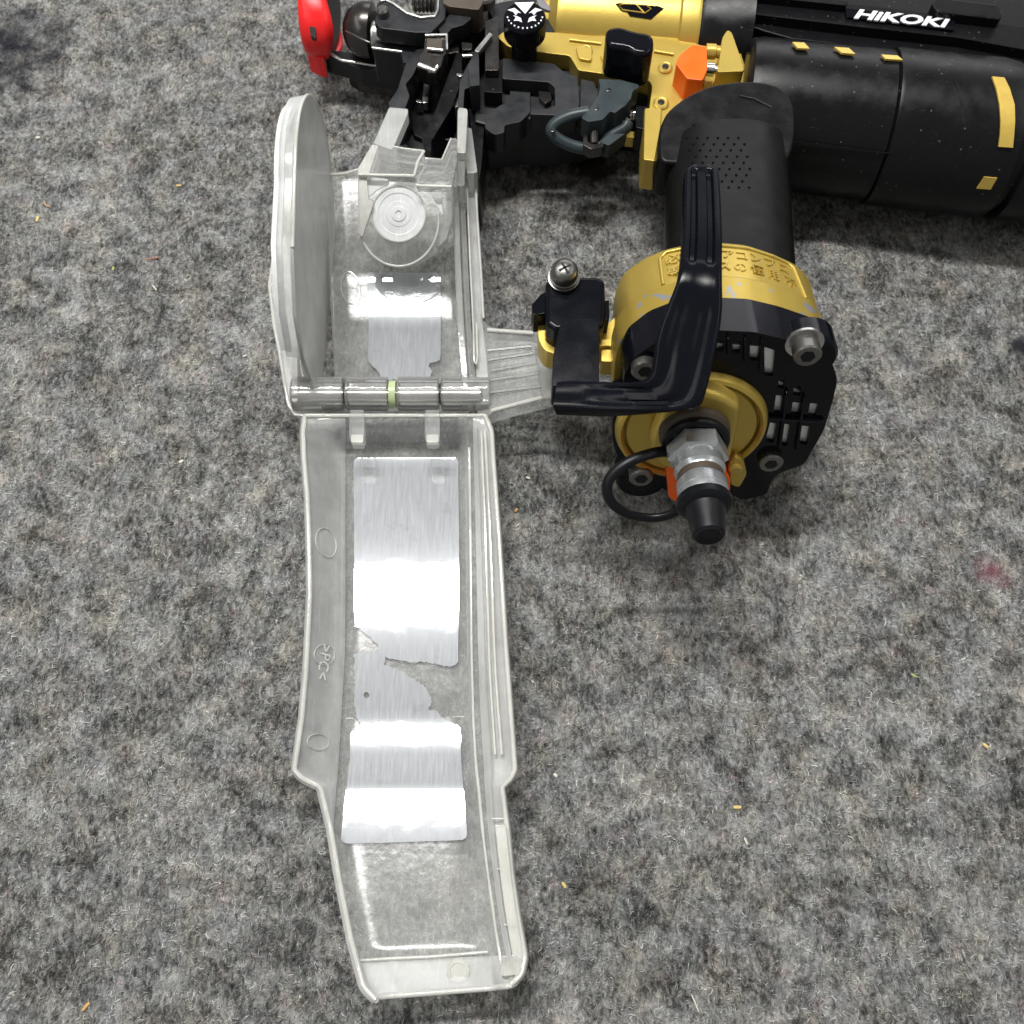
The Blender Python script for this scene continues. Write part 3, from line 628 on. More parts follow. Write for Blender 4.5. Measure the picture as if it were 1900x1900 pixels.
ys = sorted(set(list(np.arange(771, 1851, 9))+[1436, 1440, 1446, 1452, 1458, 1332]))
def zr(py): return float(np.interp(py, [771, 1440, 1460, 1520, 1780, 1850], [25, 22, 21, 20, 24, 26]))
def endy(t, py):  # the far end slopes: left side lower in the picture than the right
    k = max(0, min(1, (py-1700)/150)); return py+k*(14-30*t)
bm = bmesh.new(); G = []
for py in ys:
    z0 = zfs(py); z1 = max(zr(py), z0+1)
    xs = [(K(OL, py), z1, 0), (K(OL, py)*.97+K(IL, py)*.03, z1-.8, 0), (K(OL, py)*.5+K(IL, py)*.5, z0+(z1-z0)*.5, .1), (K(IL, py), z0+.6, .2), (K(IL, py)+5, z0, .22)]
    a, b = K(IL, py)+5, K(IR, py)-4
    xs += [(a+(b-a)*t, z0, .22+.55*t) for t in (.2, .4, .6, .8, 1.0)]
    xs += [(K(IR, py), z0+.5, .8), (K(E1, py), z0+(z1-z0)*.35, .83), (K(E1, py)+4, z0+(z1-z0)*.62, .85), ((K(E1, py)+K(F1, py))/2+3, z0+(z1-z0)*.55, .88), (K(F1, py), z0+(z1-z0)*.9, .92),
           (K(F1, py)+4, z0+(z1-z0)*.78, .94), (K(OR, py)*.35+K(F1, py)*.65+3, z0+(z1-z0)*.85, .96), (K(OR, py)-2, z1-.5, 1), (K(OR, py), z1, 1)]
    G.append([bm.verts.new(P(x_, endy(t, py), z_)) for x_, z_, t in xs])
for a, b in zip(G, G[1:]):
    for i in range(len(a)-1): bm.faces.new((a[i], a[i+1], b[i+1], b[i]))
outl = [G[j][0].co.copy() for j in range(len(G))]; outr = [G[j][-1].co.copy() for j in range(len(G))]
endr = [v.co.copy() for v in G[-1]]; topr = [v.co.copy() for v in G[0]]
lid = link('magazine_lid', bm, FLOOR, T, smooth=70, wn=False, up=True)
lid.data.materials.append(FROST); nc_ = len(G[0])-1
for i_, p_ in enumerate(lid.data.polygons):
    if i_ % nc_ in (0, 1, 2) or i_ % nc_ >= 13 or i_//nc_ > len(ys)-9: p_.material_index = 1
m_ = lid.modifiers.new('thick', 'SOLIDIFY'); m_.thickness = .0016; m_.offset = -1
tube('lid_rim', outl, .95, EDGE, lid, 8); tube('lid_rim', outr, 1.0, EDGE, lid, 8)
tube('lid_rim', spline(endr[::3]+[endr[-1]], 4), 1.0, EDGE, lid, 8); tube('lid_rim', spline(topr[::3]+[topr[-1]], 4), .8, EDGE, lid, 8)
# foil labels, torn outlines cut along scan lines
def foilmesh(name, poly, zfun, parent, hole=None, step=1.2, lift=.35):
    bm = bmesh.new(); ysf = np.arange(min(p[1] for p in poly)+.05, max(p[1] for p in poly)-.05, step)
    def cross(pl, y):
        o = []
        for i, a in enumerate(pl):
            b = pl[(i+1) % len(pl)]
            if (a[1] <= y) != (b[1] <= y): o.append(a[0]+(y-a[1])*(b[0]-a[0])/(b[1]-a[1]))
        return o
    prev = None; nx = 10
    for y in ysf:
        c = sorted(cross(poly, y)+(cross(hole, y) if hole else []))
        iv = [(c[i], c[i+1]) for i in range(0, len(c)-1, 2)]
        rows = [[bm.verts.new(P(a+(b-a)*k/nx, y, zfun(y)+lift)) for k in range(nx+1)] for a, b in iv]
        if prev is not None and len(prev) == len(iv) and all(min(b, b2)-max(a, a2) > .6*max(b-a, b2-a2) for (a, b), ((a2, b2), _) in zip(iv, prev)):
            for r, (_, r2) in zip(rows, prev):
                for k in range(nx): bm.faces.new((r[k], r[k+1], r2[k+1], r2[k]))
        elif prev is not None:          # the outline splits or joins here
            for (a, b) in iv:
                for (a2, b2), _ in prev:
                    l_, h_ = max(a, a2), min(b, b2)
                    if h_-l_ < .5: continue
                    q0 = [bm.verts.new(P(l_+(h_-l_)*k/nx, y, zfun(y)+lift)) for k in range(nx+1)]
                    q1 = [bm.verts.new(P(l_+(h_-l_)*k/nx, yp, zfun(yp)+lift)) for k in range(nx+1)]
                    for k in range(nx): bm.faces.new((q0[k], q0[k+1], q1[k+1], q1[k]))
        yp = y
        prev = list(zip(iv, rows))
    bmesh.ops.remove_doubles(bm, verts=bm.verts[:], dist=.01)
    loose = [v for v in bm.verts if not v.link_faces]; bmesh.ops.delete(bm, geom=loose, context='VERTS')
    o = link(name, bm, FOIL, parent, smooth=80, wn=False, up=True); return o
def jag(pts, k=1.7):
    out = []
    for i, a in enumerate(pts):
        if i == len(pts)-1: out.append(a); break
        b = pts[i+1]; L_ = math.hypot(b[0]-a[0], b[1]-a[1]); m = max(1, int(L_/3.5))
        for j in range(m):
            t = j/m; out.append((a[0]+(b[0]-a[0])*t+(random.uniform(-k, k) if j else 0), a[1]+(b[1]-a[1])*t+(random.uniform(-k, k) if j else 0)))
    return out
upper = [(657, 1000), (656, 862), (657, 854), (663, 849), (842, 849), (849, 853), (850, 861), (852, 1000), (850, 1228)]
tearA = jag([(846, 1234), (833, 1238), (817, 1235), (799, 1231), (783, 1229), (757, 1229), (738, 1225), (715, 1219), (712, 1233), (738, 1241), (757, 1254), (770, 1263), (786, 1270), (796, 1287), (802, 1303), (795, 1316), (809, 1318), (823, 1334), (836, 1338), (854, 1351)])
lower = [(856, 1413), (861, 1480), (867, 1545), (865, 1554), (858, 1559), (650, 1566), (640, 1565), (633, 1558), (633, 1549), (636, 1518), (649, 1413), (651, 1362), (655, 1357)]
tearB = jag([(671, 1353), (670, 1346), (662, 1332), (657, 1308), (657, 1268), (657, 1213), (681, 1209), (702, 1205), (700, 1195), (681, 1179), (667, 1166), (658, 1162)])
hole = [(680+5.5*math.cos(a_), 1290+5.5*math.sin(a_)) for a_ in np.linspace(0, 6.1, 12)]
foilmesh('foil_label', upper+tearA+lower+tearB, zfs, lid, hole)
# moulded details on the lid
def ringline(name, cx, cy, rx, ry, rot, z, r, mat, parent, n=36):
    q = []
    for k in range(n+1):
        a_ = 2*math.pi*k/n; u_, v_ = rx*math.cos(a_), ry*math.sin(a_)
        q.append((cx+u_*math.cos(rot)-v_*math.sin(rot), cy+u_*math.sin(rot)+v_*math.cos(rot)))
    return tube(name, [P(x_, y_, z(x_, y_)) for x_, y_ in q], r, mat, parent, 6)
def zwall(px, py):
    t = (px-K(OL, py))/max(1, K(IL, py)-K(OL, py)); z0 = zfs(py); z1 = zr(py)
    return z1+(z0+.3-z1)*t+.35
ringline('ejector_mark', 605, 1007, 18, 28, -.3, zwall, .17, EDGE, lid)
ringline('ejector_mark', 590, 1377, 20, 15, .15, zwall, .17, EDGE, lid)
ringline('recycling_mark', 602, 1215, 19, 19, 0, zwall, .17, EDGE, lid)
c0 = P(601, 1228, zwall(601, 1228)+.5)
text('recycling_mark', '>PC<', c0, Vector((-.05, -1, .05)), Vector((1, 0, -1.1)), 6.6, EDGE, lid, .1, 0, 0, .9)
bs = P(850, 1800, 18.5); 
bm = bmesh.new(); addlathe(bm, bs-Vector((0, 0, 1)), Vector((0, -.25, 1)), [(0, 3.7), (1.6, 3.7), (1.7, 2.7), (1.2, 2.5)], 32); link('moulded_boss', bm, EDGE, lid)
for (x_, y_) in ((903, 1410),):
    pass
tube('side_groove', [P(K(F1, y_)+8, y_, zr(y_)-.6) for y_ in range(800, 1412, 30)], .5, EDGE, lid, 6)
tube('side_groove', [P(K(F1, y_)+15+(y_-800)*.008, y_, zr(y_)+.2) for y_ in range(800, 1405, 30)], .55, EDGE, lid, 6)
tube('side_groove', [P(K(E1, y_)+6, y_, zfs(y_)+(zr(y_)-zfs(y_))*.62) for y_ in range(830, 1800, 30)], .5, EDGE, lid, 6)
for y_ in (1519, 1612, 1716):
    line('side_step', [(K(F1, y_)-2, y_, zr(y_)+.4), (K(OR, y_)-3, y_, zr(y_)+.6)], .35, EDGE, lid)
slab('side_lip', [(x_, y_) for x_, y_ in [(K(F1, q)+3, q) for q in range(1530, 1781, 50)]+[(K(OR, q)-1.5, q) for q in range(1780, 1529, -50)]], 25, 22.5, EDGE, lid, .3)
slab('corner_block', rnd([(930, 1775), (955, 1772), (972, 1782), (966, 1808), (930, 1812)], 5), 25.5, 19, EDGE, lid, .8)
line('floor_crease', [(641, 1333, zf(1333)+.5), (655, 1333, zf(1333)+.5)], .25, EDGE, lid); line('floor_crease', [(840, 1330, zf(1330)+.5), (862, 1330, zf(1330)+.5)], .25, EDGE, lid)
line('end_crease', [(668, 1782, 15.6), (730, 1778, 15.6), (800, 1775, 15.6), (905, 1766, 15.2)], .5, EDGE, lid)
for a_ in (662, 802):
    slab('hinge_arm', rnd([(a_-14, 760), (a_+14, 760), (a_+14, 812), (a_+10, 821), (a_-10, 821), (a_-14, 812)], 4), 25, 19, CLEAR, lid, 1.0)
    slab('arm_foot', rnd([(a_-11, 806), (a_+12, 806), (a_+12, 821), (a_-11, 821)], 3), 25.6, 23, EDGE, lid, .6)

# ---- hinge
hz_ = 25.0
def hp(px, py=731): return P(px, py, hz_)
hx = Vector((1, 0, 0))
def knuck(name, x0, x1, par, mat=GLAZE):
    a, b = hp(x0), hp(x1); L_ = (b-a).length; R_ = 6.9
    o = lathe(name, a, b-a, [(0, R_-.9), (.4, R_-.2), (.9, R_), (L_-.9, R_), (L_-.4, R_-.2), (L_, R_-.9)], mat, par, 48); return o
# ---- magazine case (upper part)
def zu(py): return float(np.interp(py, [300, 330, 500, 515, 590, 600, 705, 760], [30, 28.6, 17.5, 16.6, 13.5, 13.2, 11.9, 11.2]))
def zus(py): return sum(zu(py+d) for d in (-8, -4, 0, 4, 8))/5
bm = bmesh.new(); G = []
ysu = list(np.arange(322, 768, 8))
for py in ysu:
    z0 = zus(py); L_ = float(np.interp(py, [322, 700, 768], [608, 628, 560])); R_ = float(np.interp(py, [322, 600, 768], [845, 858, 868]))
    row = [(L_, z0+3), (L_+4, z0+.8), (L_+9, z0)]+[(L_+9+(R_-L_-18)*t, z0) for t in (.15, .3, .45, .6, .75, .9, 1)]+[(R_-4, z0+.8), (R_, z0+3), (R_+2, z0+9)]
    G.append([bm.verts.new(P(x_, py-(6 if i > 2 and py < 330 else 0), z_)) for i, (x_, z_) in enumerate(row)])
for a, b in zip(G, G[1:]):
    for i in range(len(a)-1): bm.faces.new((a[i], a[i+1], b[i+1], b[i]))
case = link('magazine_case', bm, FLOOR, T, smooth=70, wn=False, up=True); m_ = case.modifiers.new('thick', 'SOLIDIFY'); m_.thickness = .0018; m_.offset = -1
line('case_rim', [(609, 324, 30), (640, 322, 29), (664, 315, 29)], .7, EDGE, case)
foilmesh('foil_label', [(684, 600), (681, 520), (681, 511), (687, 506), (811, 506), (817, 511), (818, 560), (818, 655)]+jag([(816, 668), (808, 672), (797, 674), (795, 680), (802, 688), (799, 698), (797, 706), (706, 706), (704, 693), (698, 685), (687, 675), (683, 667)], 1.2), zus, case, step=1.2)
ringline('ejector_mark', 650, 534, 17, 30, -.15, lambda a, b: zus(b)+.4, .18, EDGE, case)
# tall round side wall: a disc 80 mm across standing upright, running straight down to the hinge
prof = []
yc, zc, rr = 116.6, 49.0, 40.2
for k in range(0, 41):
    a_ = math.radians(-95+k*(95+118)/40); prof.append((yc+rr*math.cos(a_), zc+rr*math.sin(a_)))
prof += [(72, 79), (52, 65), (44, 48), (44, 20), (48, 12), (70, 9)]
bm = bmesh.new(); addslab(bm, [Vector((-79.4, y_, z_)) for y_, z_ in prof], Vector((-1.8, 0, 0)), bev=.5)
wall = link('round_side_wall', bm, FROST, case, smooth=40)
ringp = [Vector((-81.5, y_, z_)) for y_, z_ in prof[2:44]]
def lipmesh(name, x0, x1, inner, outer, mat, par):
    bm = bmesh.new(); c = Vector((0, yc, zc)); rows = []
    for y_, z_ in prof[2:44]:
        d = Vector((0, y_, z_))-c; d.normalize(); p = Vector((0, y_, z_))
        rows.append([bm.verts.new(Vector((x0, 0, 0))+p-d*inner), bm.verts.new(Vector((x0, 0, 0))+p+d*outer), bm.verts.new(Vector((x1, 0, 0))+p+d*(outer-1.0)), bm.verts.new(Vector((x1, 0, 0))+p-d*inner)])
    for a, b in zip(rows, rows[1:]):
        for i in range(4): bm.faces.new((a[i], a[(i+1) % 4], b[(i+1) % 4], b[i]))
    bm.faces.new(rows[0]); bm.faces.new(rows[-1][::-1]); return link(name, bm, mat, par, smooth=50)
lipmesh('wall_lip', -80.6, -86.2, 3.5, .3, FROST, case)
tube('wall_rim', spline([p+Vector((1.6, 0, 0)) for p in ringp[::3]], 4), .75, EDGE, case, 8)
lipmesh('wall_skirt', -84.5, -88.5, 5.0, -2.5, MILK, case)
# flared outer lug left of the wall
lug = slab('side_lug', rnd([(530, 438, 30), (516, 446, 30), (508, 470, 28), (500, 528, 26), (500, 545, 26), (508, 600, 25), (518, 650, 25), (527, 705, 24), (535, 752, 23), (545, 768, 22), (575, 772, 22), (600, 765, 22), (560, 690, 26), (545, 560, 30)], 5), 0, 0, FROST, case, .8, vec=Vector((2, 0, -12)))
line('lug_rim', [(516, 446, 30.4), (508, 470, 28.4), (500, 530, 26.4), (508, 600, 25.4), (518, 650, 25.4), (527, 705, 24.4), (535, 750, 23.4), (547, 769, 22.4), (575, 773, 22.4)], .7, EDGE, case)
line('lug_facet', [(505, 531, 27.5), (528, 535, 30), (524, 600, 28), (520, 618, 26.6), (536, 628, 28)], .4, EDGE, case)
line('lug_facet', [(522, 455, 30.6), (514, 520, 27.6)], .4, EDGE, case)
line('lug_facet', [(520, 535, 30.6), (522, 600, 27.6)], .4, EDGE, case)
slab('hinge_tab', rnd([(541, 640), (552, 640), (552, 745), (541, 745)], 4), 30, 24, EDGE, case, .8)
for x0, x1, par in ((543, 639, case), (819, 909, case), (643, 721, lid), (738, 815, lid)):
    knuck('hinge_knuckle', x0, x1, par)
pin = lathe('hinge_pin', hp(540, 733), hx, [(0, 2.9), (.4, 3.2), (76, 3.2), (76.4, 2.9)], BRIGHT, case, 28)
lathe('hinge_spacer', hp(723), hx, [(0, 5.4), (2.7, 5.4)], GREEN, case, 32)
for x_ in (640, 816): lathe('hinge_gap_ring', hp(x_), hx, [(0, 4.4), (.6, 4.4)], RUBBER, case, 24)
for (x0, x1, a_) in ((560, 600, .5), (655, 685, 1.2), (778, 800, 1.0), (840, 895, .4)):
    c = hp(x0); L_ = (hp(x1)-c).length
    lathe('rust_smear', c+Vector((0, -.5, -.1)), hx, [(0, 1.0), (L_*.3, 3.1), (L_*.7, 2.9), (L_, .8)], RUST, pin, 14)
# right side wall of the case: inner web, groove, outer flange
def strip(name, Lp, Rp, zt, zb, mat, bev=.5):
    return slab(name, [(a, b, z_) for (a, b), z_ in zip(Lp+Rp[::-1], [zt]*(len(Lp)+len(Rp)) if not isinstance(zt, list) else zt+zt[::-1])], 0, 0, mat, case, bev, vec=Vector((0, 0, -zb)))
strip('side_web', [(839, 345), (843, 480), (848, 600), (856, 695)], [(850, 345), (855, 480), (861, 600), (868, 695)], [40, 38, 34, 30], 14, CLEAR)
strip('side_web', [(852, 330), (857, 480), (863, 600), (870, 700)], [(861, 330), (868, 480), (874, 600), (882, 700)], [36, 33, 30, 27], 12, GLAZE)
strip('side_flange', [(862, 316), (870, 480), (876, 600), (884, 700)], [(884, 316), (891, 480), (896, 600), (907, 700)], [30, 28, 26, 24], 9, FROST)
line('flange_edge', [(878, 240, 34), (885, 400, 30.5), (892, 500, 28.5), (897, 590, 26.8)], .6, EDGE, case)
line('flange_groove', [(866, 330, 34), (872, 480, 31.5), (878, 600, 29), (880, 670, 27.4), (884, 676, 27.2), (886, 660, 27.4), (884, 600, 28.6)], .45, EDGE, case)
slab('arm_post', rnd([(849, 204), (852, 199), (866, 201), (868, 206), (864, 284), (848, 284)], 3), 52, 36, EDGE, case, .8)
slab('arm_post_root', rnd([(847, 284), (863, 284), (862, 345), (848, 345)], 3), 48, 30, CLEAR, case, .8)
slab('arm_post_side', rnd([(866, 236), (875, 238), (886, 320), (866, 322)], 3), 42, 26, FROST, case, .8)
# connecting bracket towards the hook
br_ = slab('clear_bracket', ch([(892, 575, 25), (897, 592, 25), (906, 604, 26), (925, 611, 27), (998, 612, 32), (1016, 640, 34), (1030, 660, 35), (1030, 736, 35), (1010, 741, 33), (940, 758, 27), (915, 766, 26), (905, 773, 25), (884, 768, 24), (880, 700, 24)], 1, .18), 0, 0, CLEAR, case, 1.2, vec=Vector((0, 0, -9)))
for (a, b, c, d) in ((905, 650, 985, 642), (905, 668, 990, 655), (910, 688, 996, 672), (910, 705, 1000, 692), (908, 728, 1004, 716), (912, 762, 1012, 736), (905, 612, 990, 618)):
    line('bracket_rib', [(a, b, 26.6), (d and (a+c)/2, (b+d)/2, 29.6), (c, d, 33)], .8, EDGE if b in (612, 762) else GLAZE, br_)
slab('bracket_end', rnd([(992, 640), (1018, 660), (1028, 735), (1006, 740), (1000, 690)], 4), 37, 30, GLAZE, br_, 1)
# screw-depth dial block: two-armed bracket and a milky wheel in front
fn_ = Vector((0, -.52, .854)).normalized()
FO = P(740, 397, 46)
def F(px, py, w_=0): return PN(px, py, FO+fn_*w_, fn_)
def fslab(name, pts, w1, w0, mat, par, bev=.8, holes=()):
    bm = bmesh.new(); addslab(bm, [F(*q, w1) for q in pts], fn_*(w0-w1), [[F(*q, w1) for q in h] for h in holes], bev); return link(name, bm, mat, par)
fr_ = fslab('adjuster_frame', rnd([(664, 325), (838, 345), (838, 410), (830, 445), (808, 472), (775, 492), (738, 498), (705, 488), (680, 462), (665, 430)], 6), 0, -3, THIN, T, .8)
def circ(cx, cy, r, n=40): return [(cx+r*math.cos(2*math.pi*k/n), cy+r*math.sin(2*math.pi*k/n)) for k in range(n)]
cc = F(740, 397, 0); 
wheel = lathe('adjuster_wheel', cc-fn_*.5, fn_, [(0, 10.9), (.9, 10.9), (1.2, 10.6), (1.2, 8.3), (.9, 8.1), (.9, 5.2), (1.1, 5.0), (1.1, 3.1), (1.5, 2.9), (1.5, 1.3), (1.0, 1.2)], MILK, fr_, 56)
tube('wheel_rim', [cc+(F(740+10, 397)-cc).normalized()*11*math.cos(a_)+(F(740, 387)-cc).normalized()*11*math.sin(a_)+fn_*1.0 for a_ in np.linspace(0, 2*math.pi, 49)], .3, EDGE, fr_, 6)
tube('frame_rim', [F(740+math.cos(a_)*74, 410+math.sin(a_)*84, .2) for a_ in np.linspace(-.15, math.pi+.15, 40)], .5, EDGE, fr_, 8)
fslab('frame_side', rnd([(664, 326), (680, 328), (684, 372), (690, 366), (692, 380), (672, 440), (664, 432)], 3), 3.0, -.1, EDGE, fr_, .6)
fslab('frame_side', rnd([(820, 346), (838, 348), (838, 410), (828, 444), (812, 460), (822, 410)], 3), 2.6, -.1, CLEAR, fr_, .6)
fslab('frame_gusset', rnd([(680, 328), (720, 332), (722, 342), (700, 352), (684, 366)], 3), 1.2, -.1, MILK, fr_, .4)
fslab('frame_gusset', rnd([(775, 346), (818, 350), (822, 400), (800, 362)], 3), 1.2, -.1, MILK, fr_, .4)
slab('frame_top', rnd([(664, 324), (664, 312), (690, 268), (722, 199), (757, 202), (757, 210), (732, 270), (752, 275), (785, 279), (789, 293), (820, 295), (836, 256), (848, 256), (848, 300), (838, 345), (773, 344), (770, 326)], 3), 57, 53, CLEAR, fr_, .7)
slab('frame_arm', rnd([(722, 199), (757, 202), (757, 210), (728, 278), (693, 266)], 3), 57.6, 52, FROST, fr_, .7)
slab('frame_arm', rnd([(664, 323), (664, 312), (690, 268), (702, 270), (684, 324)], 2), 57.8, 54, EDGE, fr_, .5)
line('frame_edge', [(665, 324, 57.3), (769, 326, 57.3)], .55, EDGE, fr_); line('frame_edge', [(773, 344, 57.3), (838, 346, 57.3)], .5, EDGE, fr_)
line('frame_edge', [(769, 324, 57.3), (775, 300, 57.3), (787, 280, 57.3)], .6, EDGE, fr_); line('frame_edge', [(789, 294, 57.2), (820, 296, 57.2), (837, 257, 57.2)], .4, EDGE, fr_)
line('frame_edge', [(729, 272, 57.3), (752, 276, 57.3), (786, 280, 57.3)], .4, EDGE, fr_)

# ---- trigger group under the gold housing
slab('feeder_body', rnd([(925, 108), (1010, 108), (1046, 118), (1068, 134), (1098, 146), (1180, 150), (1206, 160), (1206, 180), (1140, 190), (1100, 210), (1040, 222), (960, 220), (905, 232), (880, 225), (884, 120)], 4), 38, 8, DARK, T, 1.2)
slab('guide_plate', rnd([(932, 108), (1028, 118), (1050, 136), (1072, 142), (1076, 190), (1070, 215), (984, 212), (984, 202), (1020, 202), (1030, 196), (1029, 162), (1018, 152), (932, 146)], 3), 46, 36, DARK, T, .9)
slab('guide_detail', rnd([(1078, 146), (1102, 152), (1110, 172), (1104, 205), (1076, 208)], 3), 45, 36, DARK, T, .8)
slab('guide_detail', rnd([(998, 156), (1020, 160), (1024, 185), (1012, 192), (1000, 180)], 3), 41, 36, STEEL, T, .8)
slab('housing_gap', [(1096, 143), (1200, 152), (1204, 235), (1190, 245), (1150, 240), (1100, 200)], 20, 6, RUBBER, T, 1)
tg = slab('trigger', rnd([(1110, 146), (1150, 148), (1184, 156), (1186, 162), (1174, 168), (1171, 182), (1160, 196), (1148, 204), (1142, 210), (1133, 206), (1118, 222), (1092, 226), (1078, 218), (1094, 202), (1110, 176), (1114, 160)], 4), 52, 42, TEAL, T, 1.4, seg=3)
loop = [P(*q) for q in ((1092, 208, 49), (1060, 214, 48), (1034, 226, 46), (1023, 240, 44), (1030, 254, 42), (1060, 270, 40), (1095, 277, 39), (1112, 273, 39), (1130, 255, 41), (1160, 238, 44), (1164, 228, 45))]
tube('trigger_lock_loop', spline(loop, 8), 2.7, TEAL, tg, 12, .9)
slab('trigger_pad', rnd([(1112, 262), (1130, 248), (1158, 228), (1166, 232), (1162, 246), (1130, 270)], 4), 44, 36, TEAL, tg, 1.2)
for a_, b_ in ((1129, 167), (1107, 202), (1026, 242)):
    c = P(a_, b_, 52 if b_ < 230 else 46.5); lathe('trigger_rivet', c-Vector((0, 0, .4)), Vector((0, 0, 1)), [(0, 1.0), (.6, 1.0), (.8, .6)], STEEL, tg, 14)
tube('lock_post', [P(1103, 228, 47), P(1102, 264, 42)], 1.7, BOLT, tg, 14)
slab('lock_plate', rnd([(1084, 222), (1092, 220), (1090, 262), (1100, 268), (1120, 264), (1120, 272), (1096, 276), (1082, 268)], 3), 44, 38, STEEL, tg, .5)
lathe('valve_plunger', P(1159, 212, 38), P(1190, 214, 38)-P(1159, 212, 38), [(0, 2.4), (2, 3.1), (3, 3.1), (3.4, 2.5), (4.4, 2.5), (4.8, 3.1), (6.5, 3.1), (6.7, 2.0), (7.5, 2.0)], BRIGHT, T, 24)
slab('valve_block', rnd([(1180, 196), (1202, 198), (1200, 240), (1180, 236)], 3), 44, 30, RUBBER, T, 1)
slab('valve_foot', rnd([(1165, 244), (1192, 244), (1195, 262), (1184, 256), (1160, 254)], 2), 34, 28, GOLD, T, .5)

# ---- black screw-feed mechanism going down to the magazine
slab('link_plate', rnd([(930, 146), (975, 150), (984, 162), (984, 208), (966, 226), (936, 232), (936, 246), (918, 250), (900, 238), (900, 214), (936, 190), (948, 172)], 5), 40, 28, DARK, T, 1.2)
slab('stop_block', rnd([(899, 128), (928, 132), (932, 172), (898, 170)], 2), 46, 30, BLACK, T, .8)
slab('upright_rail', rnd([(900, 40), (924, 30), (926, 130), (900, 130)], 3), 50, 20, STEEL, T, 1)
slab('slant_blade', rnd([(882, 95), (910, 58), (914, 66), (888, 98), (890, 158), (872, 160), (868, 120)], 2), 52, 38, DARK, T, .6)
slab('slant_edge', rnd([(880, 94), (908, 60), (914, 64), (888, 97)], 1.5), 53, 50, WASH, T, .3)
ch_ = slab('feed_channel', rnd([(770, 80), (790, 60), (880, 60), (884, 180), (876, 250), (872, 300), (850, 330), (810, 312), (760, 280), (724, 206), (728, 182), (746, 155), (752, 130)], 5), 24, 6, DARK, T, 1.5)
slab('feed_rail', rnd([(752, 120), (772, 92), (788, 90), (766, 140), (752, 156), (760, 178), (752, 200), (726, 205), (720, 192), (738, 165)], 3), 44, 22, DARK, ch_, 1)
slab('feed_rail', rnd([(848, 96), (858, 100), (856, 150), (838, 200), (800, 262), (800, 282), (786, 270), (782, 256), (806, 210), (828, 150)], 3), 42, 20, BLACK, ch_, 1)
slab('feed_rail', rnd([(868, 118), (884, 124), (878, 160), (862, 165), (858, 230), (852, 292), (846, 292), (848, 220), (853, 150)], 3), 46, 20, DARK, ch_, 1)
slab('feed_wall', rnd([(868, 200), (900, 212), (898, 240), (894, 300), (890, 330), (880, 338), (876, 250)], 3), 36, 4, BLACK, ch_, 1.2)
slab('feed_floor', [(762, 140), (840, 140), (830, 190), (790, 260), (768, 250), (752, 205)], 27, 22, BLACK, ch_, .5)
slab('bright_strip', rnd([(788, 138), (800, 138), (794, 190), (783, 190)], 2), 33, 28, WASH, ch_, .4)
slab('bright_strip', rnd([(844, 158), (856, 152), (850, 198), (840, 198)], 2), 38, 30, WASH, ch_, .4)
slab('bright_strip', rnd([(847, 136), (858, 138), (857, 142), (847, 140)], 1), 47, 44, BRIGHT, ch_, .3)
slab('screw_tip', rnd([(772, 184), (782, 186), (781, 190), (772, 189)], 1.5), 34, 30, BRIGHT, ch_, .4)
line('channel_edge', [(822, 258, 30), (836, 260, 30)], .5, BRIGHT, ch_)
for z_, q in ((40, [(822, 60), (850, 58), (852, 96), (826, 100)]), (44, [(856, 78), (876, 80), (876, 92), (858, 92)]), (48, [(862, 100), (880, 96), (876, 104), (860, 106)])):
    slab('feed_block', rnd(q, 2), z_, z_-12, STEEL, ch_, .7)
line('feed_glint', [(858, 104, 49), (876, 104, 49)], .8, BRIGHT, ch_)
# spring-steel latch
lt = slab('feed_latch', rnd([(788, 66), (830, 64), (830, 96), (824, 102), (818, 124), (812, 128), (790, 126), (774, 120), (778, 102), (786, 94)], 3), 50, 40, STEEL, T, 1.4, seg=3)
slab('latch_window', rnd([(792, 70), (821, 72), (820, 90), (791, 88)], 2), 50.5, 48, RUST, lt, .3)
line('latch_frame', [(789, 66, 50.6), (829, 65, 50.6), (829, 94, 50.6)], .8, WASH, lt); line('latch_frame', [(793, 91, 50.8), (822, 94, 50.8)], .9, BRIGHT, lt)
line('latch_lip', [(777, 121, 49.5), (795, 128, 49.5), (806, 133, 49), (812, 124, 49.5)], 1.3, BRIGHT, lt)
# nose tube and its bright guide
gb_ = P(700, 62, 34)
lathe('nose_tube', P(692, 66, 38), P(780, 72, 38)-P(692, 66, 38), [(0, 6.0), (1, 6.4), (20, 6.4), (21, 6.0)], WASH, T, 36)
slab('nose_frame', rnd([(690, 80), (775, 84), (776, 72), (786, 66), (788, 90), (768, 118), (748, 116), (745, 98), (692, 90)], 3), 42, 22, DARK, T, 1.2)
slab('nose_block', rnd([(700, 20), (880, 30), (886, 62), (880, 96), (700, 74)], 4), 32, 8, STEEL, T, 1.5)
line('frame_glint', [(691, 89, 42.2), (746, 96, 42.2)], .6, WASH, T)
# contact arm ending in the red guard
slab('contact_arm', rnd([(600, 92), (640, 96), (746, 110), (745, 137), (742, 138), (668, 128), (634, 113), (602, 104)], 3), 22, 12, DARK, T, 1.2)
line('arm_edge', [(604, 95, 22.6), (634, 112, 22.6), (690, 121, 22.6), (744, 128, 22.6)], .75, BRIGHT, T)
slab('contact_arm_side', rnd([(640, 112), (744, 126), (740, 137), (660, 126)], 2), 21, 6, STEEL, T, .8)
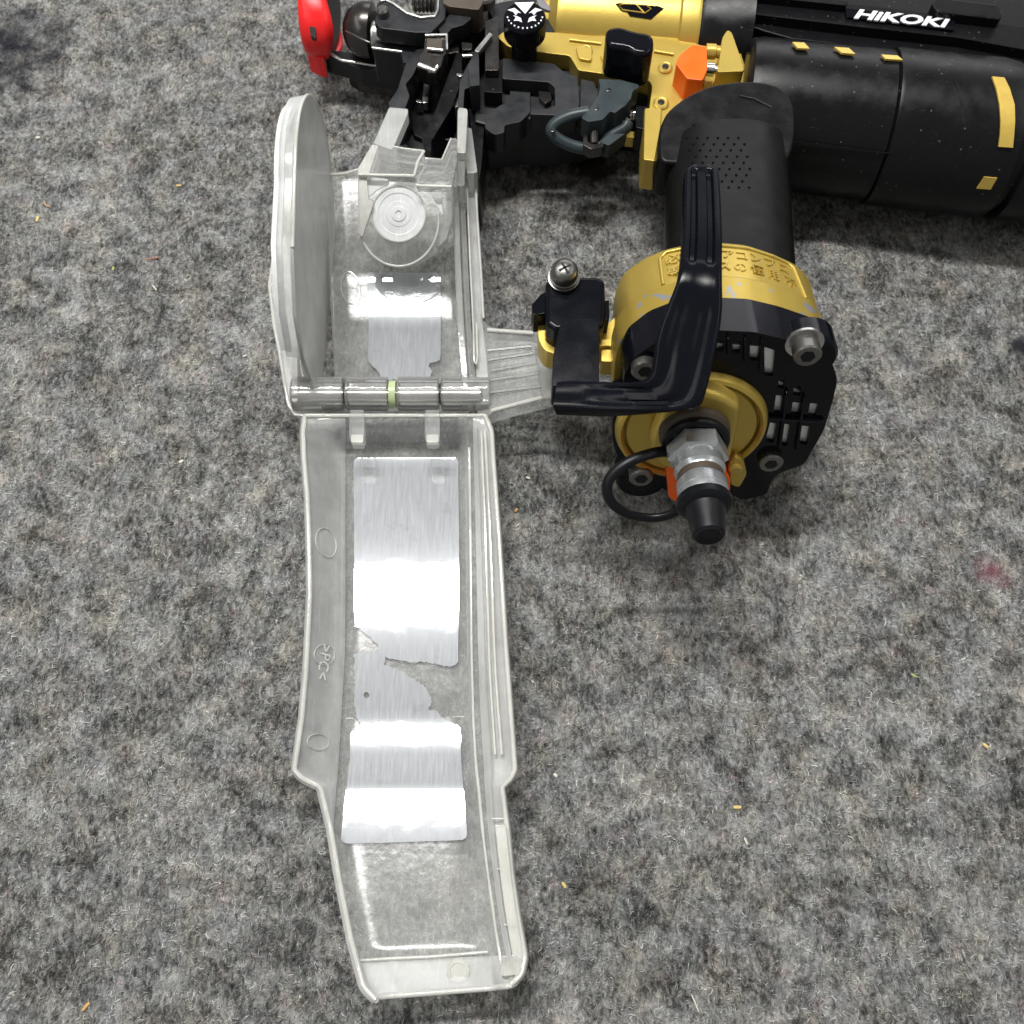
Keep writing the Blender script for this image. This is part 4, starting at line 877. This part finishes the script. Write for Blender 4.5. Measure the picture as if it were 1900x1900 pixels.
# bulb of the nose
nb = lathe('nose_bulb', P(637, 52, 34), P(706, 58, 34)-P(637, 52, 34), [(0, 2), (.8, 5), (2.5, 8.2), (5, 10.4), (8, 11.8), (11, 12.2), (13.5, 12), (14.5, 9)], STEEL, T, 56)
tube('bulb_seam', [P(642, 58, 44), P(655, 64, 47), P(670, 72, 48.5), P(686, 79, 48)], .4, BOLT, nb, 6)
lp = slab('side_lever', rnd([(700, 20), (698, 8), (706, -2), (722, -2), (742, 12), (770, 28), (800, 32), (806, 26), (806, -12), (830, -12), (826, 34), (800, 60), (770, 60), (706, 52), (694, 40)], 4), 52, 44, DARK, T, 1.0)
line('lever_edge', [(706, 3, 52.3), (716, 0, 52.3), (730, 7, 52.3), (755, 25, 52.3), (780, 33, 52.3), (806, 31, 52.3), (812, 20, 52.3), (813, -6, 52.3)], .75, WASH, lp)
pv = P(711, 28, 52); lathe('lever_pivot', pv-Vector((0, 0, 1)), Vector((0, 0, 1)), [(0, 2.6), (4, 2.6), (4.8, 1.8)], BOLT, lp, 24)
sp0 = P(765, 6, 44); 
tube('lever_spring', [sp0+Vector((i*.16, 2+4.6*math.cos(i*.55), 4.6*math.sin(i*.55))) for i in range(110)], .8, BOLT, T, 8)
slab('motor_block', rnd([(822, -14), (896, -10), (896, 6), (888, 18), (834, 12), (822, 6)], 3), 54, 30, RUST, T, 1.6)
lathe('block_bolt', P(898, 6, 48), Vector((0, 0, 1)), [(0, 5.2), (4, 5.2), (5, 4.4)], BOLT, T, 24)
bl = slab('curved_blade', rnd([(812, 50), (838, 22), (874, 24), (875, 34), (860, 46), (838, 52), (832, 60), (818, 64)], 3), 50, 42, DARK, T, .8)
slab('nose_plate', rnd([(832, 14), (905, 18), (908, 40), (890, 60), (835, 60)], 3), 42, 30, STEEL, T, 1)
slab('housing_front', rnd([(904, 10), (940, 2), (1060, -16), (1050, 10), (1036, 36), (1026, 60), (925, 66), (920, 50)], 4), 44, 24, DARK, T, 1.2)
slab('grey_sleeve', rnd([(990, -16), (1060, -16), (1046, 12), (1020, 20), (1000, 12)], 4), 47, 30, plastic('grey_rubber', (.16, .16, .18), .5), T, 1.2)
# red nose guard: cupped shell
rg0 = P(562, 28, 30); rax = (P(625, 34, 30)-rg0).normalized()
bm = bmesh.new(); nseg = 44; rows = []
for j, (t_, r_) in enumerate(((0, 12), (0.5, 15), (1.6, 17.5), (4, 18.4), (8, 18.6), (12, 18.0), (15.2, 16.6))):
    rows.append([bm.verts.new(rg0+rax*(t_+(1.6*math.sin(3*2*math.pi*k/nseg) if j == 6 else 0))+Vector((0, 1, 0))*math.cos(2*math.pi*k/nseg)*r_*1.05+Vector((0, 0, 1))*math.sin(2*math.pi*k/nseg)*r_*.95) for k in range(nseg)])
for a, b in zip(rows, rows[1:]):
    for k in range(nseg): bm.faces.new((a[k], a[(k+1) % nseg], b[(k+1) % nseg], b[k]))
rg = link('nose_guard', bm, RED, T, smooth=60, wn=False); m_ = rg.modifiers.new('t', 'SOLIDIFY'); m_.thickness = .0018
slab('guard_slot', rnd([(574, 49), (586, 50), (586, 69), (576, 66)], 1.5), 46.6, 44, STEEL, rg, .3)
slab('guard_skirt', rnd([(566, 78), (598, 88), (602, 108), (588, 106), (568, 96)], 3), 24, 12, RED, rg, 1)
lathe('guard_liner', rg0+rax*3, rax, [(0, 15.5), (1, 16), (11.5, 15), (12, 11)], RUBBER, rg, 44)

# ------------------------------------------------------------------ crumbs lying on the felt
def hz1(p): return hgt(p.x, p.y)
def crumb(px, py, lx, ly, rot, col, label, bend=0):
    p = P(px, py, 1.0); p.z = hz1(p)+.75
    m = bpy.data.materials.get(col[0]) or plastic(col[0], col[1], .7, bump=.3)
    d = Vector((math.cos(rot), math.sin(rot), .05)); e = Vector((-d.y, d.x, 0))
    pts_ = [p+d*lx*(t-.5)+e*bend*(4*t*(1-t)) for t in np.linspace(0, 1, 7)]
    bm = bmesh.new(); addtube(bm, pts_, [ly*.30, ly*.46, ly*.5, ly*.47, ly*.5, ly*.44, ly*.28], 6, .7, up=Vector((0, 0, 1)))
    o = link('wood_crumb', bm, m, None, smooth=30, wn=False); o['label'] = label; o['category'] = 'crumb'; o['group'] = 'crumbs scattered on the felt'
TAN = ('tan_splinter', (.50, .30, .12)); YE = ('yellow_crumb', (.56, .43, .17)); WH = ('pale_crumb', (.58, .56, .48)); RS = ('rusty_crumb', (.28, .12, .07)); GN = ('green_crumb', (.35, .40, .12))
crumb(87, 376, 5.6, .6, -.7, TAN, 'curved tan wood splinter near the left edge, left of the round clear wall', -1.0)
crumb(68, 404, 3.2, 1.4, 1.5, YE, 'short yellow crumb just below the curved tan splinter')
crumb(330, 340, 2.6, 1.2, .0, YE, 'small yellow crumb on the felt left of the clear round magazine wall')
crumb(281, 475, 6.2, 1.0, .15, RS, 'rusty brown sliver on the felt left of the magazine case')
crumb(284, 529, 4.0, .7, -.9, WH, 'thin white sliver below the rusty brown one')
crumb(208, 495, 1.8, 1.1, 1.4, GN, 'tiny greenish crumb left of the rusty brown sliver')
crumb(68, 251, 2.2, 1.4, .1, WH, 'pale white speck near the upper left corner of the felt')
crumb(334, 853, 1.9, 1.3, .6, WH, 'pale speck left of the magazine lid, about level with its hinge')
crumb(980, 886, 1.9, .9, -.4, WH, 'white chip between the clear lid and the rubber-capped air plug')
crumb(958, 945, 1.8, 1.2, .9, TAN, 'tan grain beside the right edge of the lid below the white chip')
crumb(1370, 1497, 2.9, 1.4, .0, YE, 'bright yellow crumb alone on the felt in the lower right')
crumb(1047, 1642, 2.4, 1.3, -1.0, YE, 'yellow crumb to the right of the lower end of the clear lid')
crumb(1031, 1437, 1.7, 1.3, -.9, WH, 'white speck right of the stepped corner of the lid')
crumb(1698, 1252, 2.4, .9, -.6, GN, 'green fleck on the felt below the pink stain at the right')
crumb(1831, 1383, 2.4, 1.3, -.8, YE, 'pale yellow crumb near the right edge of the felt')
crumb(1291, 1862, 6.0, .5, -1.2, WH, 'pale straw sliver at the bottom edge of the picture')
crumb(157, 1868, 3.4, 1.3, .9, TAN, 'tan crumb in the lower left corner of the felt')
crumb(1386, 1560, 2.6, .7, -1.2, WH, 'thin white sliver below the bright yellow crumb')
crumb(452, 655, 1.8, .9, .5, WH, 'white speck close to the left side of the clear magazine lug')
